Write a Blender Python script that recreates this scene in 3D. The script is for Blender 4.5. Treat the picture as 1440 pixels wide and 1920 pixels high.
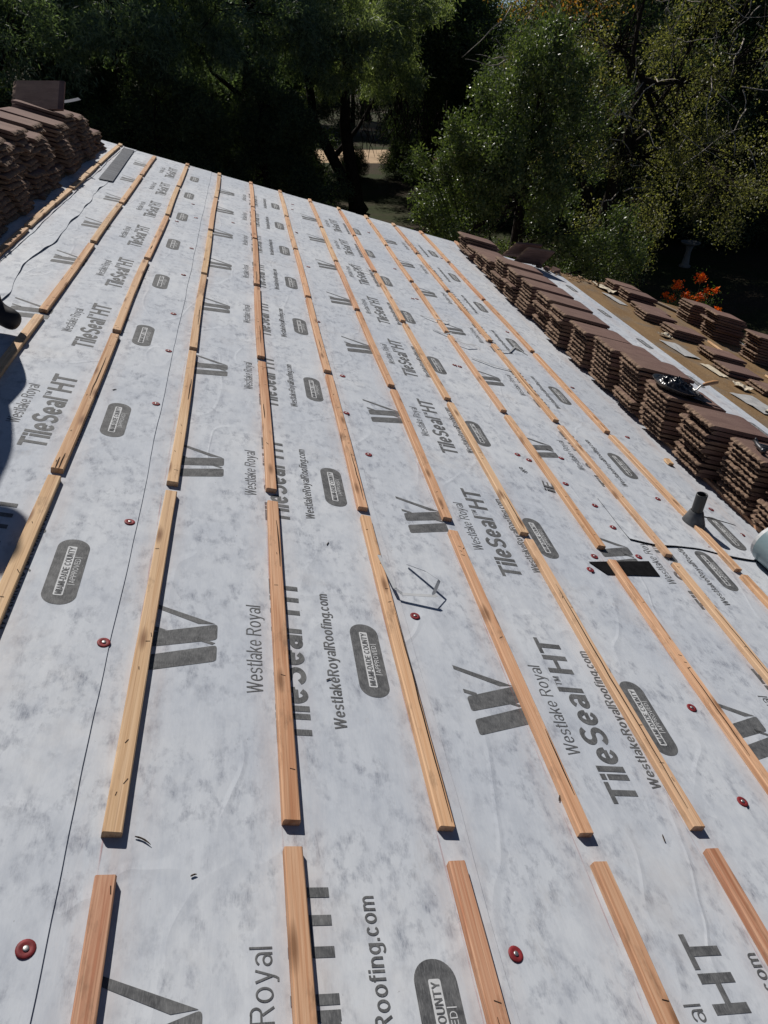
import bpy, bmesh, math, random
import numpy as np
from mathutils import Vector, Matrix, noise

for o in list(bpy.data.objects): bpy.data.objects.remove(o, do_unlink=True)
scene = bpy.context.scene
COL = scene.collection
rad = math.radians

# ------------------------------------------------------------------ frame of the roof
PITCH = rad(15.0)
Z0 = 4.1
M = Matrix.Translation((0, 0, Z0)) @ Matrix.Rotation(PITCH, 4, 'Y')     # (down-slope v, along-eave u, normal n) -> world
TAN = math.tan(PITCH)

# ------------------------------------------------------------------ camera
def cam_rot(a, b, c):
    return Matrix.Rotation(a, 3, 'Z') @ Matrix.Rotation(b, 3, 'X') @ Matrix.Rotation(c, 3, 'Z')
cam = bpy.data.cameras.new('camera'); cam_o = bpy.data.objects.new('camera', cam); COL.objects.link(cam_o)
cam.sensor_fit = 'VERTICAL'; cam.sensor_height = 24.0; cam.lens = 24.0 * 1309.69 / 1920.0
cam.clip_start = 0.05; cam.clip_end = 2000
cm = Matrix.Translation((-0.3454, -0.8465, 1.3106)) @ cam_rot(-0.3471, 1.0505, 0.3351).to_4x4()
cam_o.matrix_world = M @ cm
scene.camera = cam_o

# ------------------------------------------------------------------ sky, sun, exposure
SUN_ROOF = Vector((-0.406, 0.68, 0.61)).normalized()
sd = (M.to_3x3() @ SUN_ROOF).normalized()
el = math.asin(sd.z); az = math.atan2(sd.x, sd.y)
world = bpy.data.worlds.new('World'); scene.world = world; world.use_nodes = True
wn = world.node_tree.nodes; wl = world.node_tree.links
sky = wn.new('ShaderNodeTexSky'); sky.sky_type = 'NISHITA'; sky.sun_disc = False
sky.sun_elevation = el; sky.sun_rotation = az % (2 * math.pi); sky.air_density = 0.5; sky.dust_density = 0.2
bg = wn['Background']; bg.inputs['Strength'].default_value = 0.05
wl.new(sky.outputs[0], bg.inputs['Color'])
sl = bpy.data.lights.new('sun', 'SUN'); sl.energy = 5.0; sl.angle = rad(0.53); sl.color = (1.0, 0.955, 0.89)
sun_o = bpy.data.objects.new('sun', sl); COL.objects.link(sun_o)
sun_o.rotation_euler = (-sd).to_track_quat('-Z', 'Y').to_euler(); sun_o.location = (0, 0, 30)
scene.view_settings.view_transform = 'Standard'; scene.view_settings.look = 'None'
scene.view_settings.exposure = 0.0; scene.view_settings.gamma = 1.0

# ------------------------------------------------------------------ helpers
RNG = random.Random(7)
NR = np.random.default_rng(11)
def tag(o, label=None, cat=None, group=None, kind=None):
    if label: o['label'] = label
    if cat: o['category'] = cat
    if group: o['group'] = group
    if kind: o['kind'] = kind
    return o
def link(name, me, parent=None, mat=None, mw=None):
    o = bpy.data.objects.new(name, me); COL.objects.link(o)
    if parent: o.parent = parent
    if mat and me and not me.materials: me.materials.append(mat)
    if mw is not None:
        o.matrix_world = mw
    return o
def empty(name, mw):
    o = bpy.data.objects.new(name, None); o.empty_display_size = 0.1; COL.objects.link(o); o.matrix_world = mw
    return o
def mesh(name, verts, faces, mat=None, smooth=False):
    me = bpy.data.meshes.new(name); me.from_pydata([tuple(v) for v in verts], [], [tuple(f) for f in faces]); me.update()
    if mat: me.materials.append(mat)
    if smooth: me.polygons.foreach_set('use_smooth', [True] * len(me.polygons))
    return me
def np_quads(name, V, mat=None):
    """V: (n,4,3) array of quads"""
    n = len(V); me = bpy.data.meshes.new(name)
    me.vertices.add(n * 4); me.loops.add(n * 4); me.polygons.add(n)
    me.vertices.foreach_set('co', V.astype(np.float32).ravel())
    me.loops.foreach_set('vertex_index', np.arange(n * 4, dtype=np.int32))
    me.polygons.foreach_set('loop_start', np.arange(n, dtype=np.int32) * 4)
    me.update(calc_edges=True)
    if mat: me.materials.append(mat)
    return me
def box(x0, x1, y0, y1, z0, z1):
    v = [(x0, y0, z0), (x1, y0, z0), (x1, y1, z0), (x0, y1, z0), (x0, y0, z1), (x1, y0, z1), (x1, y1, z1), (x0, y1, z1)]
    f = [(3, 2, 1, 0), (4, 5, 6, 7), (0, 1, 5, 4), (1, 2, 6, 5), (2, 3, 7, 6), (3, 0, 4, 7)]
    return v, f
def join(parts):
    V = []; F = []
    for v, f in parts:
        b = len(V); V += list(v); F += [tuple(i + b for i in q) for q in f]
    return V, F
def lathe(prof, seg=24, cap=True):
    V = []; F = []
    for (r, z) in prof:
        for k in range(seg):
            a = 2 * math.pi * k / seg; V.append((r * math.cos(a), r * math.sin(a), z))
    for i in range(len(prof) - 1):
        for k in range(seg):
            k2 = (k + 1) % seg
            F.append((i * seg + k, i * seg + k2, (i + 1) * seg + k2, (i + 1) * seg + k))
    if cap:
        F.append(tuple(range(seg))[::-1]); F.append(tuple((len(prof) - 1) * seg + k for k in range(seg)))
    return V, F
def tube(pts, radii, seg=6):
    V = []; F = []; pts = [Vector(p) for p in pts]
    ref = Vector((0.31, 0.17, 0.93))
    for i, p in enumerate(pts):
        d = (pts[min(i + 1, len(pts) - 1)] - pts[max(i - 1, 0)])
        if d.length < 1e-9: d = Vector((0, 0, 1))
        d.normalize(); x = d.cross(ref)
        if x.length < 1e-3: x = d.cross(Vector((1, 0, 0)))
        x.normalize(); y = d.cross(x)
        for k in range(seg):
            a = 2 * math.pi * k / seg; q = p + (x * math.cos(a) + y * math.sin(a)) * radii[i]; V.append(q)
    for i in range(len(pts) - 1):
        for k in range(seg):
            k2 = (k + 1) % seg
            F.append((i * seg + k, (i + 1) * seg + k, (i + 1) * seg + k2, i * seg + k2))
    F.append(tuple(range(seg))); F.append(tuple((len(pts) - 1) * seg + k for k in range(seg))[::-1])
    return V, F

# ------------------------------------------------------------------ materials
class NT:
    def __init__(s, name, rough=0.8, spec=0.3):
        s.m = bpy.data.materials.new(name); s.m.use_nodes = True; s.t = s.m.node_tree; s.n = s.t.nodes; s.l = s.t.links
        s.b = s.n['Principled BSDF']; s.b.inputs['Roughness'].default_value = rough
        s.b.inputs['Specular IOR Level'].default_value = spec
    def coord(s, kind='Object', scale=(1, 1, 1), rnd=False):
        tc = s.n.new('ShaderNodeTexCoord'); mp = s.n.new('ShaderNodeMapping'); mp.inputs['Scale'].default_value = scale
        src = tc.outputs[kind]
        if rnd:
            oi = s.n.new('ShaderNodeObjectInfo'); mu = s.n.new('ShaderNodeMath'); mu.operation = 'MULTIPLY'; mu.inputs[1].default_value = 37.0
            s.l.new(oi.outputs['Random'], mu.inputs[0])
            va = s.n.new('ShaderNodeVectorMath'); va.operation = 'ADD'
            s.l.new(src, va.inputs[0]); s.l.new(mu.outputs[0], va.inputs[1]); src = va.outputs[0]
        s.l.new(src, mp.inputs['Vector']); return mp.outputs[0]
    def noise(s, vec, scale, detail=4, rough=0.55, dist=0.0):
        n = s.n.new('ShaderNodeTexNoise'); n.inputs['Scale'].default_value = scale; n.inputs['Detail'].default_value = detail
        n.inputs['Roughness'].default_value = rough; n.inputs['Distortion'].default_value = dist
        s.l.new(vec, n.inputs['Vector']); return n.outputs['Fac']
    def ramp(s, fac, stops):
        r = s.n.new('ShaderNodeValToRGB'); e = r.color_ramp.elements
        while len(e) < len(stops): e.new(0.5)
        for k, (p, c) in enumerate(stops):
            e[k].position = p; e[k].color = (c, c, c, 1) if not hasattr(c, '__len__') else (*c, 1)
        s.l.new(fac, r.inputs[0]); return r.outputs[0]
    def bump(s, h, strength=0.3, dist=0.002):
        b = s.n.new('ShaderNodeBump'); b.inputs['Strength'].default_value = strength; b.inputs['Distance'].default_value = dist
        s.l.new(h, b.inputs['Height']); s.l.new(b.outputs[0], s.b.inputs['Normal']); return s
def mixc(nt, fac, a, b, mode='MIX'):
    m = nt.n.new('ShaderNodeMix'); m.data_type = 'RGBA'; m.blend_type = mode
    ia = [i for i in m.inputs if i.type == 'RGBA']; fo = m.inputs[0]; out = [o for o in m.outputs if o.type == 'RGBA'][0]
    for sock, val in ((fo, fac), (ia[0], a), (ia[1], b)):
        if isinstance(val, bpy.types.NodeSocket): nt.l.new(val, sock)
        elif isinstance(val, (tuple, list)): sock.default_value = (*val, 1)
        else: sock.default_value = val
    return out
NT.mix = lambda s, fac, a, b, mode='MIX': mixc(s, fac, a, b, mode)
def _math(s, op, a, b):
    m = s.n.new('ShaderNodeMath'); m.operation = op
    for k, v in enumerate((a, b)):
        if isinstance(v, bpy.types.NodeSocket): s.l.new(v, m.inputs[k])
        else: m.inputs[k].default_value = v
    return m.outputs[0]
NT.math = _math
def _col(s, c):
    if isinstance(c, bpy.types.NodeSocket): s.l.new(c, s.b.inputs['Base Color'])
    else: s.b.inputs['Base Color'].default_value = (*c, 1)
    return s
NT.col = _col

def mat_membrane():
    t = NT('membrane', 0.75, 0.25); c = t.coord('Object')
    big = t.noise(c, 1.1, 3); mid = t.noise(t.coord('Object', (1.5, 1.0, 1)), 8.0, 6, 0.66, 0.1); sm = t.noise(t.coord('Object', (1.35, .85, 1)), 21.0, 6, 0.68, 0.1)
    base = t.mix(t.ramp(big, [(0.35, 0.0), (0.65, 1.0)]), (0.415, 0.447, 0.50), (0.515, 0.537, 0.568))
    cl = t.ramp(mid, [(0.36, 1.0), (0.56, 0.0)])
    base = t.mix(t.math('MULTIPLY', cl, 0.42), base, (0.315, 0.345, 0.40))
    fib = t.noise(t.coord('Object', (380, 45, 1)), 1.0, 4, 0.75)
    fib2 = t.noise(t.coord('Object', (170, 22, 1)), 1.0, 4, 0.75, .0)
    # smudges where the black backing shows through the fleece
    sp = t.ramp(sm, [(0.48, 0.0), (0.66, 1.0)]); gate = t.ramp(t.noise(c, 5.5, 4), [(0.37, 0.0), (0.56, 1.0)])
    f = t.math('MULTIPLY', t.math('MULTIPLY', sp, gate), t.ramp(t.math('ADD', t.math('MULTIPLY', fib, .5), t.math('MULTIPLY', fib2, .5)), [(0.36, 0.0), (0.60, 1.0)]))
    base = t.mix(t.math('MULTIPLY', f, 0.90), base, (0.085, 0.10, 0.145))
    base = t.mix(t.math('MULTIPLY', t.ramp(fib2, [(0.42, 0.0), (0.72, 1.0)]), 0.22), base, (0.60, 0.62, 0.64))
    base = t.mix(t.math('MULTIPLY', t.ramp(fib, [(0.30, 1.0), (0.50, 0.0)]), 0.16), base, (0.30, 0.32, 0.36))
    dirt = t.ramp(t.noise(c, 1.7, 6, 0.7), [(0.57, 0.0), (0.76, 1.0)])
    base = t.mix(t.math('MULTIPLY', dirt, 0.20), base, (0.42, 0.33, 0.25))
    speck = t.ramp(t.noise(c, 95.0, 2), [(0.765, 0.0), (0.79, 1.0)])
    base = t.mix(t.math('MULTIPLY', speck, 0.6), base, (0.10, 0.08, 0.07))
    sx = t.n.new('ShaderNodeSeparateXYZ'); t.l.new(c, sx.inputs[0])
    ln = t.math('ABSOLUTE', t.math('SUBTRACT', t.math('MODULO', t.math('ADD', sx.outputs[0], 34.3 + .1715), .343), .1715), 0.0)
    dust = t.math('MULTIPLY', t.ramp(ln, [(0.02, 1.0), (0.085, 0.0)]), t.ramp(t.noise(t.coord('Object', (14, 2.2, 1)), 1.0, 5, .7), [(.38, 0.), (.68, 1.)]))
    base = t.mix(t.math('MULTIPLY', dust, 0.42), base, (0.44, 0.34, 0.30))
    scuff = t.ramp(t.noise(t.coord('Object', (5.5, 2.4, 1)), 1.0, 6, .75, .3), [(.62, 0.), (.74, 1.)])
    base = t.mix(t.math('MULTIPLY', scuff, 0.32), base, (0.27, 0.25, 0.235))
    t.col(base)
    rg_ = t.math('ABSOLUTE', t.math('SUBTRACT', t.noise(t.coord('Object', (2.6, 1.3, 1)), 1.0, 2, .4, .6), .5), 0.0)
    crease = t.ramp(rg_, [(0.0, 1.0), (0.022, 0.0)])
    wr = t.noise(t.coord('Object', (7, 1.6, 1)), 1.0, 3, 0.5)
    t.bump(t.math('ADD', t.math('MULTIPLY', fib, 0.10), t.math('ADD', t.math('MULTIPLY', wr, 2.6), t.math('MULTIPLY', crease, .45))), 0.55, 0.004)
    return t.m
def mat_print():
    t = NT('print_ink', 0.7, 0.25); c = t.coord('Object', rnd=True)
    n = t.noise(c, 30.0, 5, 0.65, 0.4); fib = t.noise(t.coord('Object', (420, 60, 1)), 1.0, 4, 0.75)
    a = t.mix(t.ramp(n, [(0.35, 0.0), (0.68, 1.0)]), (0.050, 0.052, 0.056), (0.125, 0.127, 0.13))
    a = t.mix(t.math('MULTIPLY', t.ramp(fib, [(0.48, 0.0), (0.74, 1.0)]), 0.45), a, (0.30, 0.305, 0.31))
    t.col(a); return t.m
def mat_wood():
    t = NT('batten_wood', 0.72, 0.25)
    oi = t.n.new('ShaderNodeObjectInfo')
    g = t.noise(t.coord('Object', (120, 2.6, 60), True), 1.0, 5, 0.6, 1.2)
    g2 = t.noise(t.coord('Object', (30, 0.9, 16), True), 1.0, 3, 0.5, 0.8)
    base = oi.outputs['Color']
    dark = t.mix(1.0, base, (0.66, 0.50, 0.38), 'MULTIPLY')
    lite = t.mix(0.30, base, (0.78, 0.60, 0.42))
    c = t.mix(t.ramp(g, [(0.36, 0.0), (0.66, 1.0)]), lite, base)
    c = t.mix(t.math('MULTIPLY', t.ramp(g2, [(0.50, 0.0), (0.70, 1.0)]), 0.75), c, dark)
    kn = t.n.new('ShaderNodeTexVoronoi'); kn.voronoi_dimensions = '2D'; kn.inputs['Scale'].default_value = 1.0; kn.inputs['Randomness'].default_value = 1.0
    t.l.new(t.coord('Object', (11, 2.6, 1), True), kn.inputs['Vector'])
    kd = t.math('ADD', kn.outputs['Distance'], t.math('MULTIPLY', t.math('SUBTRACT', g, 0.5), 0.10))
    k = t.ramp(kd, [(0.03, 1.0), (0.075, 0.62), (0.13, 0.0)])
    c = t.mix(t.math('MULTIPLY', k, 0.85), c, (0.16, 0.075, 0.035))
    st = t.ramp(t.noise(t.coord('Object', (22, 7, 22), True), 1.0, 5, 0.7), [(0.56, 0.0), (0.70, 1.0)])
    c = t.mix(t.math('MULTIPLY', st, 0.55), c, (0.14, 0.085, 0.05))
    ln = t.noise(t.coord('Object', (260, 1.5, 120), True), 1.0, 2, .5)
    c = t.mix(t.math('MULTIPLY', t.ramp(ln, [(0.30, 1.0), (0.42, 0.0)]), 0.45), c, (0.22, 0.11, 0.055))
    t.col(c); t.bump(t.math('ADD', g, ln), 0.5, 0.0015); return t.m
def mat_plain(name, c, rough=0.7, spec=0.3, metal=0.0, var=0.25, scale=12.0, bump=0.0, bdist=0.003, rnd=True):
    t = NT(name, rough, spec); t.b.inputs['Metallic'].default_value = metal
    n = t.noise(t.coord('Object', rnd=rnd), scale, 5, 0.6)
    t.col(t.mix(t.ramp(n, [(0.3, 0.0), (0.7, 1.0)]), tuple(x * (1 - var) for x in c), tuple(min(1, x * (1 + var)) for x in c)))
    if bump: t.bump(n, bump, bdist)
    return t.m
def mat_tile():
    t = NT('concrete_tile', 0.88, 0.2); c = t.coord('Object', rnd=True); oi = t.n.new('ShaderNodeObjectInfo')
    a = t.noise(t.coord('Object', (6, 26, 20), True), 1.0, 5, 0.65); b = t.noise(c, 140.0, 3, 0.7); d = t.noise(c, 7.0, 4)
    base = t.mix(t.ramp(a, [(0.3, 0.0), (0.7, 1.0)]), (0.125, 0.072, 0.062), (0.215, 0.132, 0.112))
    base = t.mix(t.ramp(d, [(0.45, 0.0), (0.75, 0.6)]), base, (0.25, 0.17, 0.14))
    base = t.mix(t.ramp(b, [(0.60, 0.0), (0.72, 0.6)]), base, (0.055, 0.035, 0.03))
    base = t.mix(t.math('MULTIPLY', oi.outputs['Random'], 0.6), base, (0.12, 0.076, 0.070))
    at = t.n.new('ShaderNodeAttribute'); at.attribute_name = 'broken'
    base = t.mix(at.outputs['Fac'], base, t.mix(t.ramp(a, [(0.3, 0.0), (0.7, 1.0)]), (0.13, 0.083, 0.06), (0.26, 0.18, 0.125)))
    t.col(base); t.bump(t.math('ADD', b, t.math('MULTIPLY', a, 0.6)), 0.5, 0.004); return t.m
def mat_leaf(name, c1, c2, rough=0.5, trans=0.25, spec=0.4):
    t = NT(name, rough, spec); geo = t.n.new('ShaderNodeNewGeometry')
    r = geo.outputs['Random Per Island']
    col = t.mix(r, c1, c2)
    t.col(col)
    tr = t.n.new('ShaderNodeBsdfTranslucent'); t.l.new(t.mix(1.0, col, (1.5, 1.6, 0.6), 'MULTIPLY'), tr.inputs['Color'])
    ms = t.n.new('ShaderNodeMixShader'); ms.inputs[0].default_value = trans
    out = t.n['Material Output']; t.l.new(t.b.outputs[0], ms.inputs[1]); t.l.new(tr.outputs[0], ms.inputs[2]); t.l.new(ms.outputs[0], out.inputs[0])
    return t.m

MEM = mat_membrane(); INK = mat_print(); WOOD = mat_wood(); TILE = mat_tile()
LIGHTINK = mat_plain('bare_fleece', (0.50, 0.51, 0.52), 0.75, 0.2, var=0.15, scale=60)
DECKW = mat_plain('deck_wood', (0.30, 0.20, 0.12), 0.8)
BLACKTAR = mat_plain('black_membrane', (0.008, 0.008, 0.009), 0.9, 0.06, var=0.4, scale=40, bump=0.3)
RED = mat_plain('red_plastic', (0.17, 0.016, 0.020), 0.6, 0.3, var=0.5, scale=60)
STEEL = mat_plain('steel', (0.42, 0.41, 0.40), 0.48, 0.5, 1.0, var=0.1)
DARKMARK = mat_plain('dark_mark', (0.03, 0.02, 0.015), 0.9, 0.1)
CHALK = None

# ------------------------------------------------------------------ the house
house = empty('house', M)
tag(house, 'house with its low roof stripped to white printed underlayment and wooden battens', 'house')
U0, U1, VT, VE = -5.0, 7.88, -3.0, 6.0
Minv = M.inverted()
def hpart(name, V, F, mat, smooth=False):
    return link(name, mesh(name, V, F, mat, smooth), house)
def wpart(name, V, F, mat):                              # vertices in world coordinates
    return hpart(name, [Minv @ Vector(v) for v in V], F, mat)
STUCCO = mat_plain('stucco', (0.42, 0.34, 0.26), 0.9, 0.1, scale=30, bump=0.4)
FASCIA = mat_plain('fascia_paint', (0.20, 0.14, 0.10), 0.7)
hpart('roof_deck', *box(VT, VE, U0, U1, -0.025, -0.006), DECKW)
hpart('fascia_board', *box(VT, VE, U1 - 0.05, U1 - 0.012, -0.20, -0.027), FASCIA)
hpart('fascia_board', *box(VE - 0.045, VE - 0.01, U0, U1 - 0.055, -0.19, -0.027), FASCIA)
hpart('drip_edge', *box(VE - 0.03, VE + 0.012, U0, U1, -0.005, 0.004), mat_plain('galvanised', (0.4, 0.4, 0.4), 0.5, 0.5, 0.6))
rx = VT * math.cos(PITCH); rz = Z0 - VT * math.sin(PITCH)
wpart('wall', *box(-8.2, 5.15, U0 + 0.1, U1 - 0.5, 0.0, 2.4), STUCCO)
ex = VE * math.cos(PITCH)
gab = [(rx - 6.2, U1 - 0.5, 2.4), (5.15, U1 - 0.5, 2.4), (5.15, U1 - 0.5, 2.42), (rx, U1 - 0.5, rz - 0.16), (rx - 6.2, U1 - 0.5, rz - 0.16 - 6.2 * TAN)]
wpart('gable_wall', gab, [(0, 1, 2, 3, 4)], STUCCO)
bs = [(rx, U0, rz - 0.006), (rx, U1, rz - 0.006), (rx - 7, U1, rz - 7 * TAN - 0.006), (rx - 7, U0, rz - 7 * TAN - 0.006)]
bs += [(x, y, z - 0.03) for x, y, z in bs]
wpart('roof_slope', bs, [(0, 1, 2, 3), (7, 6, 5, 4), (1, 5, 6, 2), (2, 6, 7, 3), (0, 3, 7, 4), (4, 5, 1, 0)], mat_plain('old_felt_far', (0.25, 0.18, 0.12), 0.95))

# --- underlayment courses: each laps over the one below
SLOPE = 0.0034
SHEETS = [(-2.08, 0.35), (-1.22, 0.13), (-0.425, 0.448), (0.395, 0.217), (1.245, 0.083), (2.10, 0.954), (2.95, 0.55), (3.94, 0.30)]
ROLLW = 0.914; NB = 0.0006
def sheet_n(v, e): return NB + (v - (e - ROLLW)) * SLOPE
def make_sheet(e, seed, wavy=0.0, top=None, u1=U1 + 0.015):
    vt = e - ROLLW if top is None else top
    us = np.arange(U0, u1 + 1e-6, 0.03); us[-1] = u1
    w_ = e - vt; vs = [vt, vt + 0.2 * w_, vt + 0.4 * w_, vt + .62 * w_, e - 0.06, e - 0.03, e - 0.012, e]
    V = []; F = []
    nv = len(vs)
    for u in us:
        wob = (noise.noise(Vector((u * 2.2, seed, 0))) * 0.006 + noise.noise(Vector((u * 9, seed, 3))) * 0.0015)
        lift = max(0.0, noise.noise(Vector((u * 3.0, seed, 7))) * 0.5 + 0.3) * 0.0012
        if wavy:
            wob += noise.noise(Vector((u * 1.7, seed, 1))) * 0.03 * wavy + noise.noise(Vector((u * 4.5, seed, 2))) * 0.012 * wavy
            lift += max(0.0, noise.noise(Vector((u * 5.5, seed, 9))) + 0.15) * 0.011 * wavy
        if wavy == 0: fl = [0, 0, 0, 0, 0.0, 0.05, 0.35, 1.0]
        else: fl = [0, 0, 0, 0, 0.25, 0.6, 0.85, 1.0]
        for k, v in enumerate(vs):
            V.append((v + wob * (k / (nv - 1)) ** 3, u, sheet_n(v, e) + lift * fl[k]))
    st = nv
    for i in range(len(us) - 1):
        for k in range(st - 1):
            a = i * st + k; F.append((a, a + 1, a + st + 1, a + st))
    b = len(V)
    for i in range(len(us)):                      # the cut edge, with its own vertices so it stays sharp
        v, uu, n = V[i * st + nv - 1]; V.append((v + .0001, uu, n)); V.append((v - .0004, uu, n - .0024))
    for i in range(len(us) - 1): F.append((b + 2 * i, b + 2 * i + 1, b + 2 * i + 3, b + 2 * i + 2))
    return V, F
sheet_objs = []
for k, (e, ph) in enumerate(SHEETS):
    V, F = make_sheet(e, k * 3.7 + 1, wavy=(1.0 if k == 1 else 0.0))
    o = hpart('underlayment_sheet', V, F, MEM, True); sheet_objs.append(o)
# ridge-side narrow strip with a wavy lower edge
V, F = make_sheet(-1.345, 55.1, wavy=0.6, top=-1.62)
V = [(v, u, n + 0.0030) for v, u, n in V]
hpart('underlayment_strip', V, F, MEM, True)

# --- prints
def arc(cx, cy, rx, ry, a0, a1, n=14):
    return [(cx + rx * math.cos(rad(a0 + (a1 - a0) * k / n)), cy + ry * math.sin(rad(a0 + (a1 - a0) * k / n))) for k in range(n + 1)]
def glyph(ch, w):
    """a grotesque letter as centre-line strokes; cap height 1"""
    h = w / 2; X = .75; g = h * .74; wg = 2 * g
    if ch == 'T': W = .82; S = [[(0, 1 - g), (W, 1 - g)], [(W / 2, 0), (W / 2, 1 - wg)]]
    elif ch == 'H': W = .88; S = [[(h, 0), (h, 1)], [(W - h, 0), (W - h, 1)], [(w * .99, .53), (W - w * .99, .53)]]
    elif ch == 'i': W = w; S = [[(h, 0), (h, X)], [(h, 1 - w * .85), (h, 1)]]
    elif ch == 'l': W = w; S = [[(h, 0), (h, 1)]]
    elif ch == 'I': W = w; S = [[(h, 0), (h, 1)]]
    elif ch == 'e': W = .70; S = [arc(W / 2, X / 2, W / 2 - h, X / 2 - g, 0, 322, 22), [(w * .9, X / 2), (W - w * .5, X / 2)]]
    elif ch == 'c': W = .66; S = [arc(W / 2, X / 2, W / 2 - h, X / 2 - g, 38, 322, 20)]
    elif ch == 'o': W = .72; S = [arc(W / 2, X / 2, W / 2 - h, X / 2 - g, 0, 360, 24)]
    elif ch in 'Ss':
        t_ = 1 if ch == 'S' else X; W = .80 if ch == 'S' else .62; r = (t_ - wg) / 4
        S = [arc(W / 2, t_ - g - r, W / 2 - h, r, 18, 255, 14) + arc(W / 2, g + r, W / 2 - h, r, 75, -162, 14)]
    elif ch == 'a': W = .68; S = [arc(W * .44, X * .29, W * .44 - h, X * .29 - g, 0, 360, 20), [(W - h, 0), (W - h, X * .66)] , arc(W / 2, X * .66, W / 2 - h, X * .34 - g, 0, 155, 10)]
    elif ch == 'R': W = .82; S = [[(h, 0), (h, 1)], [(w, 1 - g), (W * .58, 1 - h)] + arc(W * .58, .745, W * .38 - h, .255 - g, 90, -90, 12) + [(w, .49 + g)], [(W * .52, .49), (W - h, 0)]]
    elif ch == 'P': W = .78; S = [[(h, 0), (h, 1)], [(w, 1 - g), (W * .55, 1 - h)] + arc(W * .55, .72, W * .45 - h, .28 - g, 90, -90, 12) + [(w, .44 + g)]]
    elif ch == 'y': W = .68; S = [[(h, X), (W * .52, .04)], [(W - h, X), (W * .46, -.10), (W * .34, -.22), (.06, -.22)]]
    elif ch == 'k': W = .66; S = [[(h, 0), (h, 1)], [(W - h, X), (w, .26)], [(W * .46, .44), (W - h * .8, 0)]]
    elif ch == 't': W = .40; S = [[(.16, .95), (.16, .18), (.20, g), (W, g)], [(0, X - g), (.16 - h, X - g)], [(.16 + h, X - g), (W, X - g)]]
    elif ch == 'f': W = .40; S = [[(.16, 0), (.16, .84), (.22, 1 - g), (W, 1 - g)], [(0, X - g), (.16 - h, X - g)], [(.16 + h, X - g), (W, X - g)]]
    elif ch == 'n': W = .66; S = [[(h, 0), (h, X)], arc(W / 2, X * .55, W / 2 - h, X * .45 - g, 165, 0, 12) + [(W - h, 0)]]
    elif ch == 'm': W = 1.02; q = (W - w) / 2; S = [[(h, 0), (h, X)], arc(h + q / 2, X * .58, q / 2, X * .42 - g, 165, 0, 10) + [(h + q, 0)], arc(h + 1.5 * q, X * .58, q / 2, X * .42 - g, 165, 0, 10) + [(W - h, 0)]]
    elif ch == 'g': W = .70; S = [arc(W * .47, X / 2 + .02, W * .47 - h, X / 2 - g - .02, 0, 360, 20), [(W - h, X), (W - h, -.08)] + arc(W / 2, -.06, W / 2 - h, .16, -15, -160, 8)]
    elif ch == 'W': W = 1.20; S = [[(h * .8, 1), (.33, 0)], [(.33, 0), (.6, 1)], [(.6, 1), (.87, 0)], [(.87, 0), (W - h * .8, 1)]]
    elif ch == 'M': W = .98; S = [[(h, 0), (h, 1)], [(W - h, 0), (W - h, 1)], [(w, 1), (W / 2, .05)], [(W - w, 1), (W / 2, .05)]]
    elif ch == 'A': W = .88; S = [[(h * .8, 0), (W / 2, 1)], [(W - h * .8, 0), (W / 2, 1)], [(.2, .28), (W - .2, .28)]]
    elif ch == 'V': W = .86; S = [[(h * .8, 1), (W / 2, 0)], [(W - h * .8, 1), (W / 2, 0)]]
    elif ch == 'Y': W = .86; S = [[(h * .8, 1), (W / 2, .42)], [(W - h * .8, 1), (W / 2, .42)], [(W / 2, 0), (W / 2, .45)]]
    elif ch == 'N': W = .88; S = [[(h, 0), (h, 1)], [(W - h, 0), (W - h, 1)], [(w * .8, 1), (W - w * .8, 0)]]
    elif ch == 'D': W = .86; S = [[(h, 0), (h, 1)], [(w, 1 - g), (W * .45, 1 - g)] + arc(W * .45, .5, W * .55 - h, .5 - g, 90, -90, 14) + [(w, g)]]
    elif ch == 'E': W = .74; S = [[(h, 0), (h, 1)], [(w, 1 - g), (W, 1 - g)], [(w, .52), (W * .93, .52)], [(w, g), (W, g)]]
    elif ch == 'C': W = .90; S = [arc(W / 2, .5, W / 2 - h, .5 - g, 36, 324, 20)]
    elif ch == 'O': W = .96; S = [arc(W / 2, .5, W / 2 - h, .5 - g, 0, 360, 24)]
    elif ch == 'U': W = .86; S = [[(h, 1)] + arc(W / 2, .34, W / 2 - h, .34 - g, 180, 360, 12) + [(W - h, 1)]]
    elif ch == '-': W = .36; S = [[(0, .36), (W, .36)]]
    elif ch == '.': W = w; S = [[(h, 0), (h, w)]]
    else: return .34, []
    return W, S
def ribbon(P, w):
    P = [Vector(p) for p in P]; n = len(P); closed = (P[0] - P[-1]).length < 1e-6; L = []; R = []
    for i, p in enumerate(P):
        a = P[i - 1] if i > 0 else (P[-2] if closed else None); b = P[i + 1] if i < n - 1 else (P[1] if closed else None)
        d1 = (p - a).normalized() if a is not None else (b - p).normalized(); d2 = (b - p).normalized() if b is not None else d1
        nn = Vector((-(d1 + d2).y, (d1 + d2).x)); nn = nn.normalized() if nn.length > 1e-6 else Vector((-d1.y, d1.x))
        k = min(1.6, 1 / max(.5, nn.dot(Vector((-d1.y, d1.x))))) * w / 2
        nn = Vector((nn.x, nn.y * .74)); L.append(p + nn * k); R.append(p - nn * k)
    return [(*q, 0) for q in L + R], [(i, n + i, n + i + 1, i + 1) for i in range(n - 1)]
def text_mesh(body, length, height, weight=.15, space=.17):
    V = []; F = []; x = 0; lay = 0
    for ch in body:
        W, S = glyph(ch, weight)
        for P in S:
            v, f = ribbon(P, weight); b = len(V); lay = (lay + 1) % 6
            V += [(q[0] + x, q[1], lay * 6e-5) for q in v]; F += [tuple(i + b for i in g) for g in f]
        x += W + space
    sx = length / (x - space)
    return np.array([(a * sx, b * height, c) for a, b, c in V]), F
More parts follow.
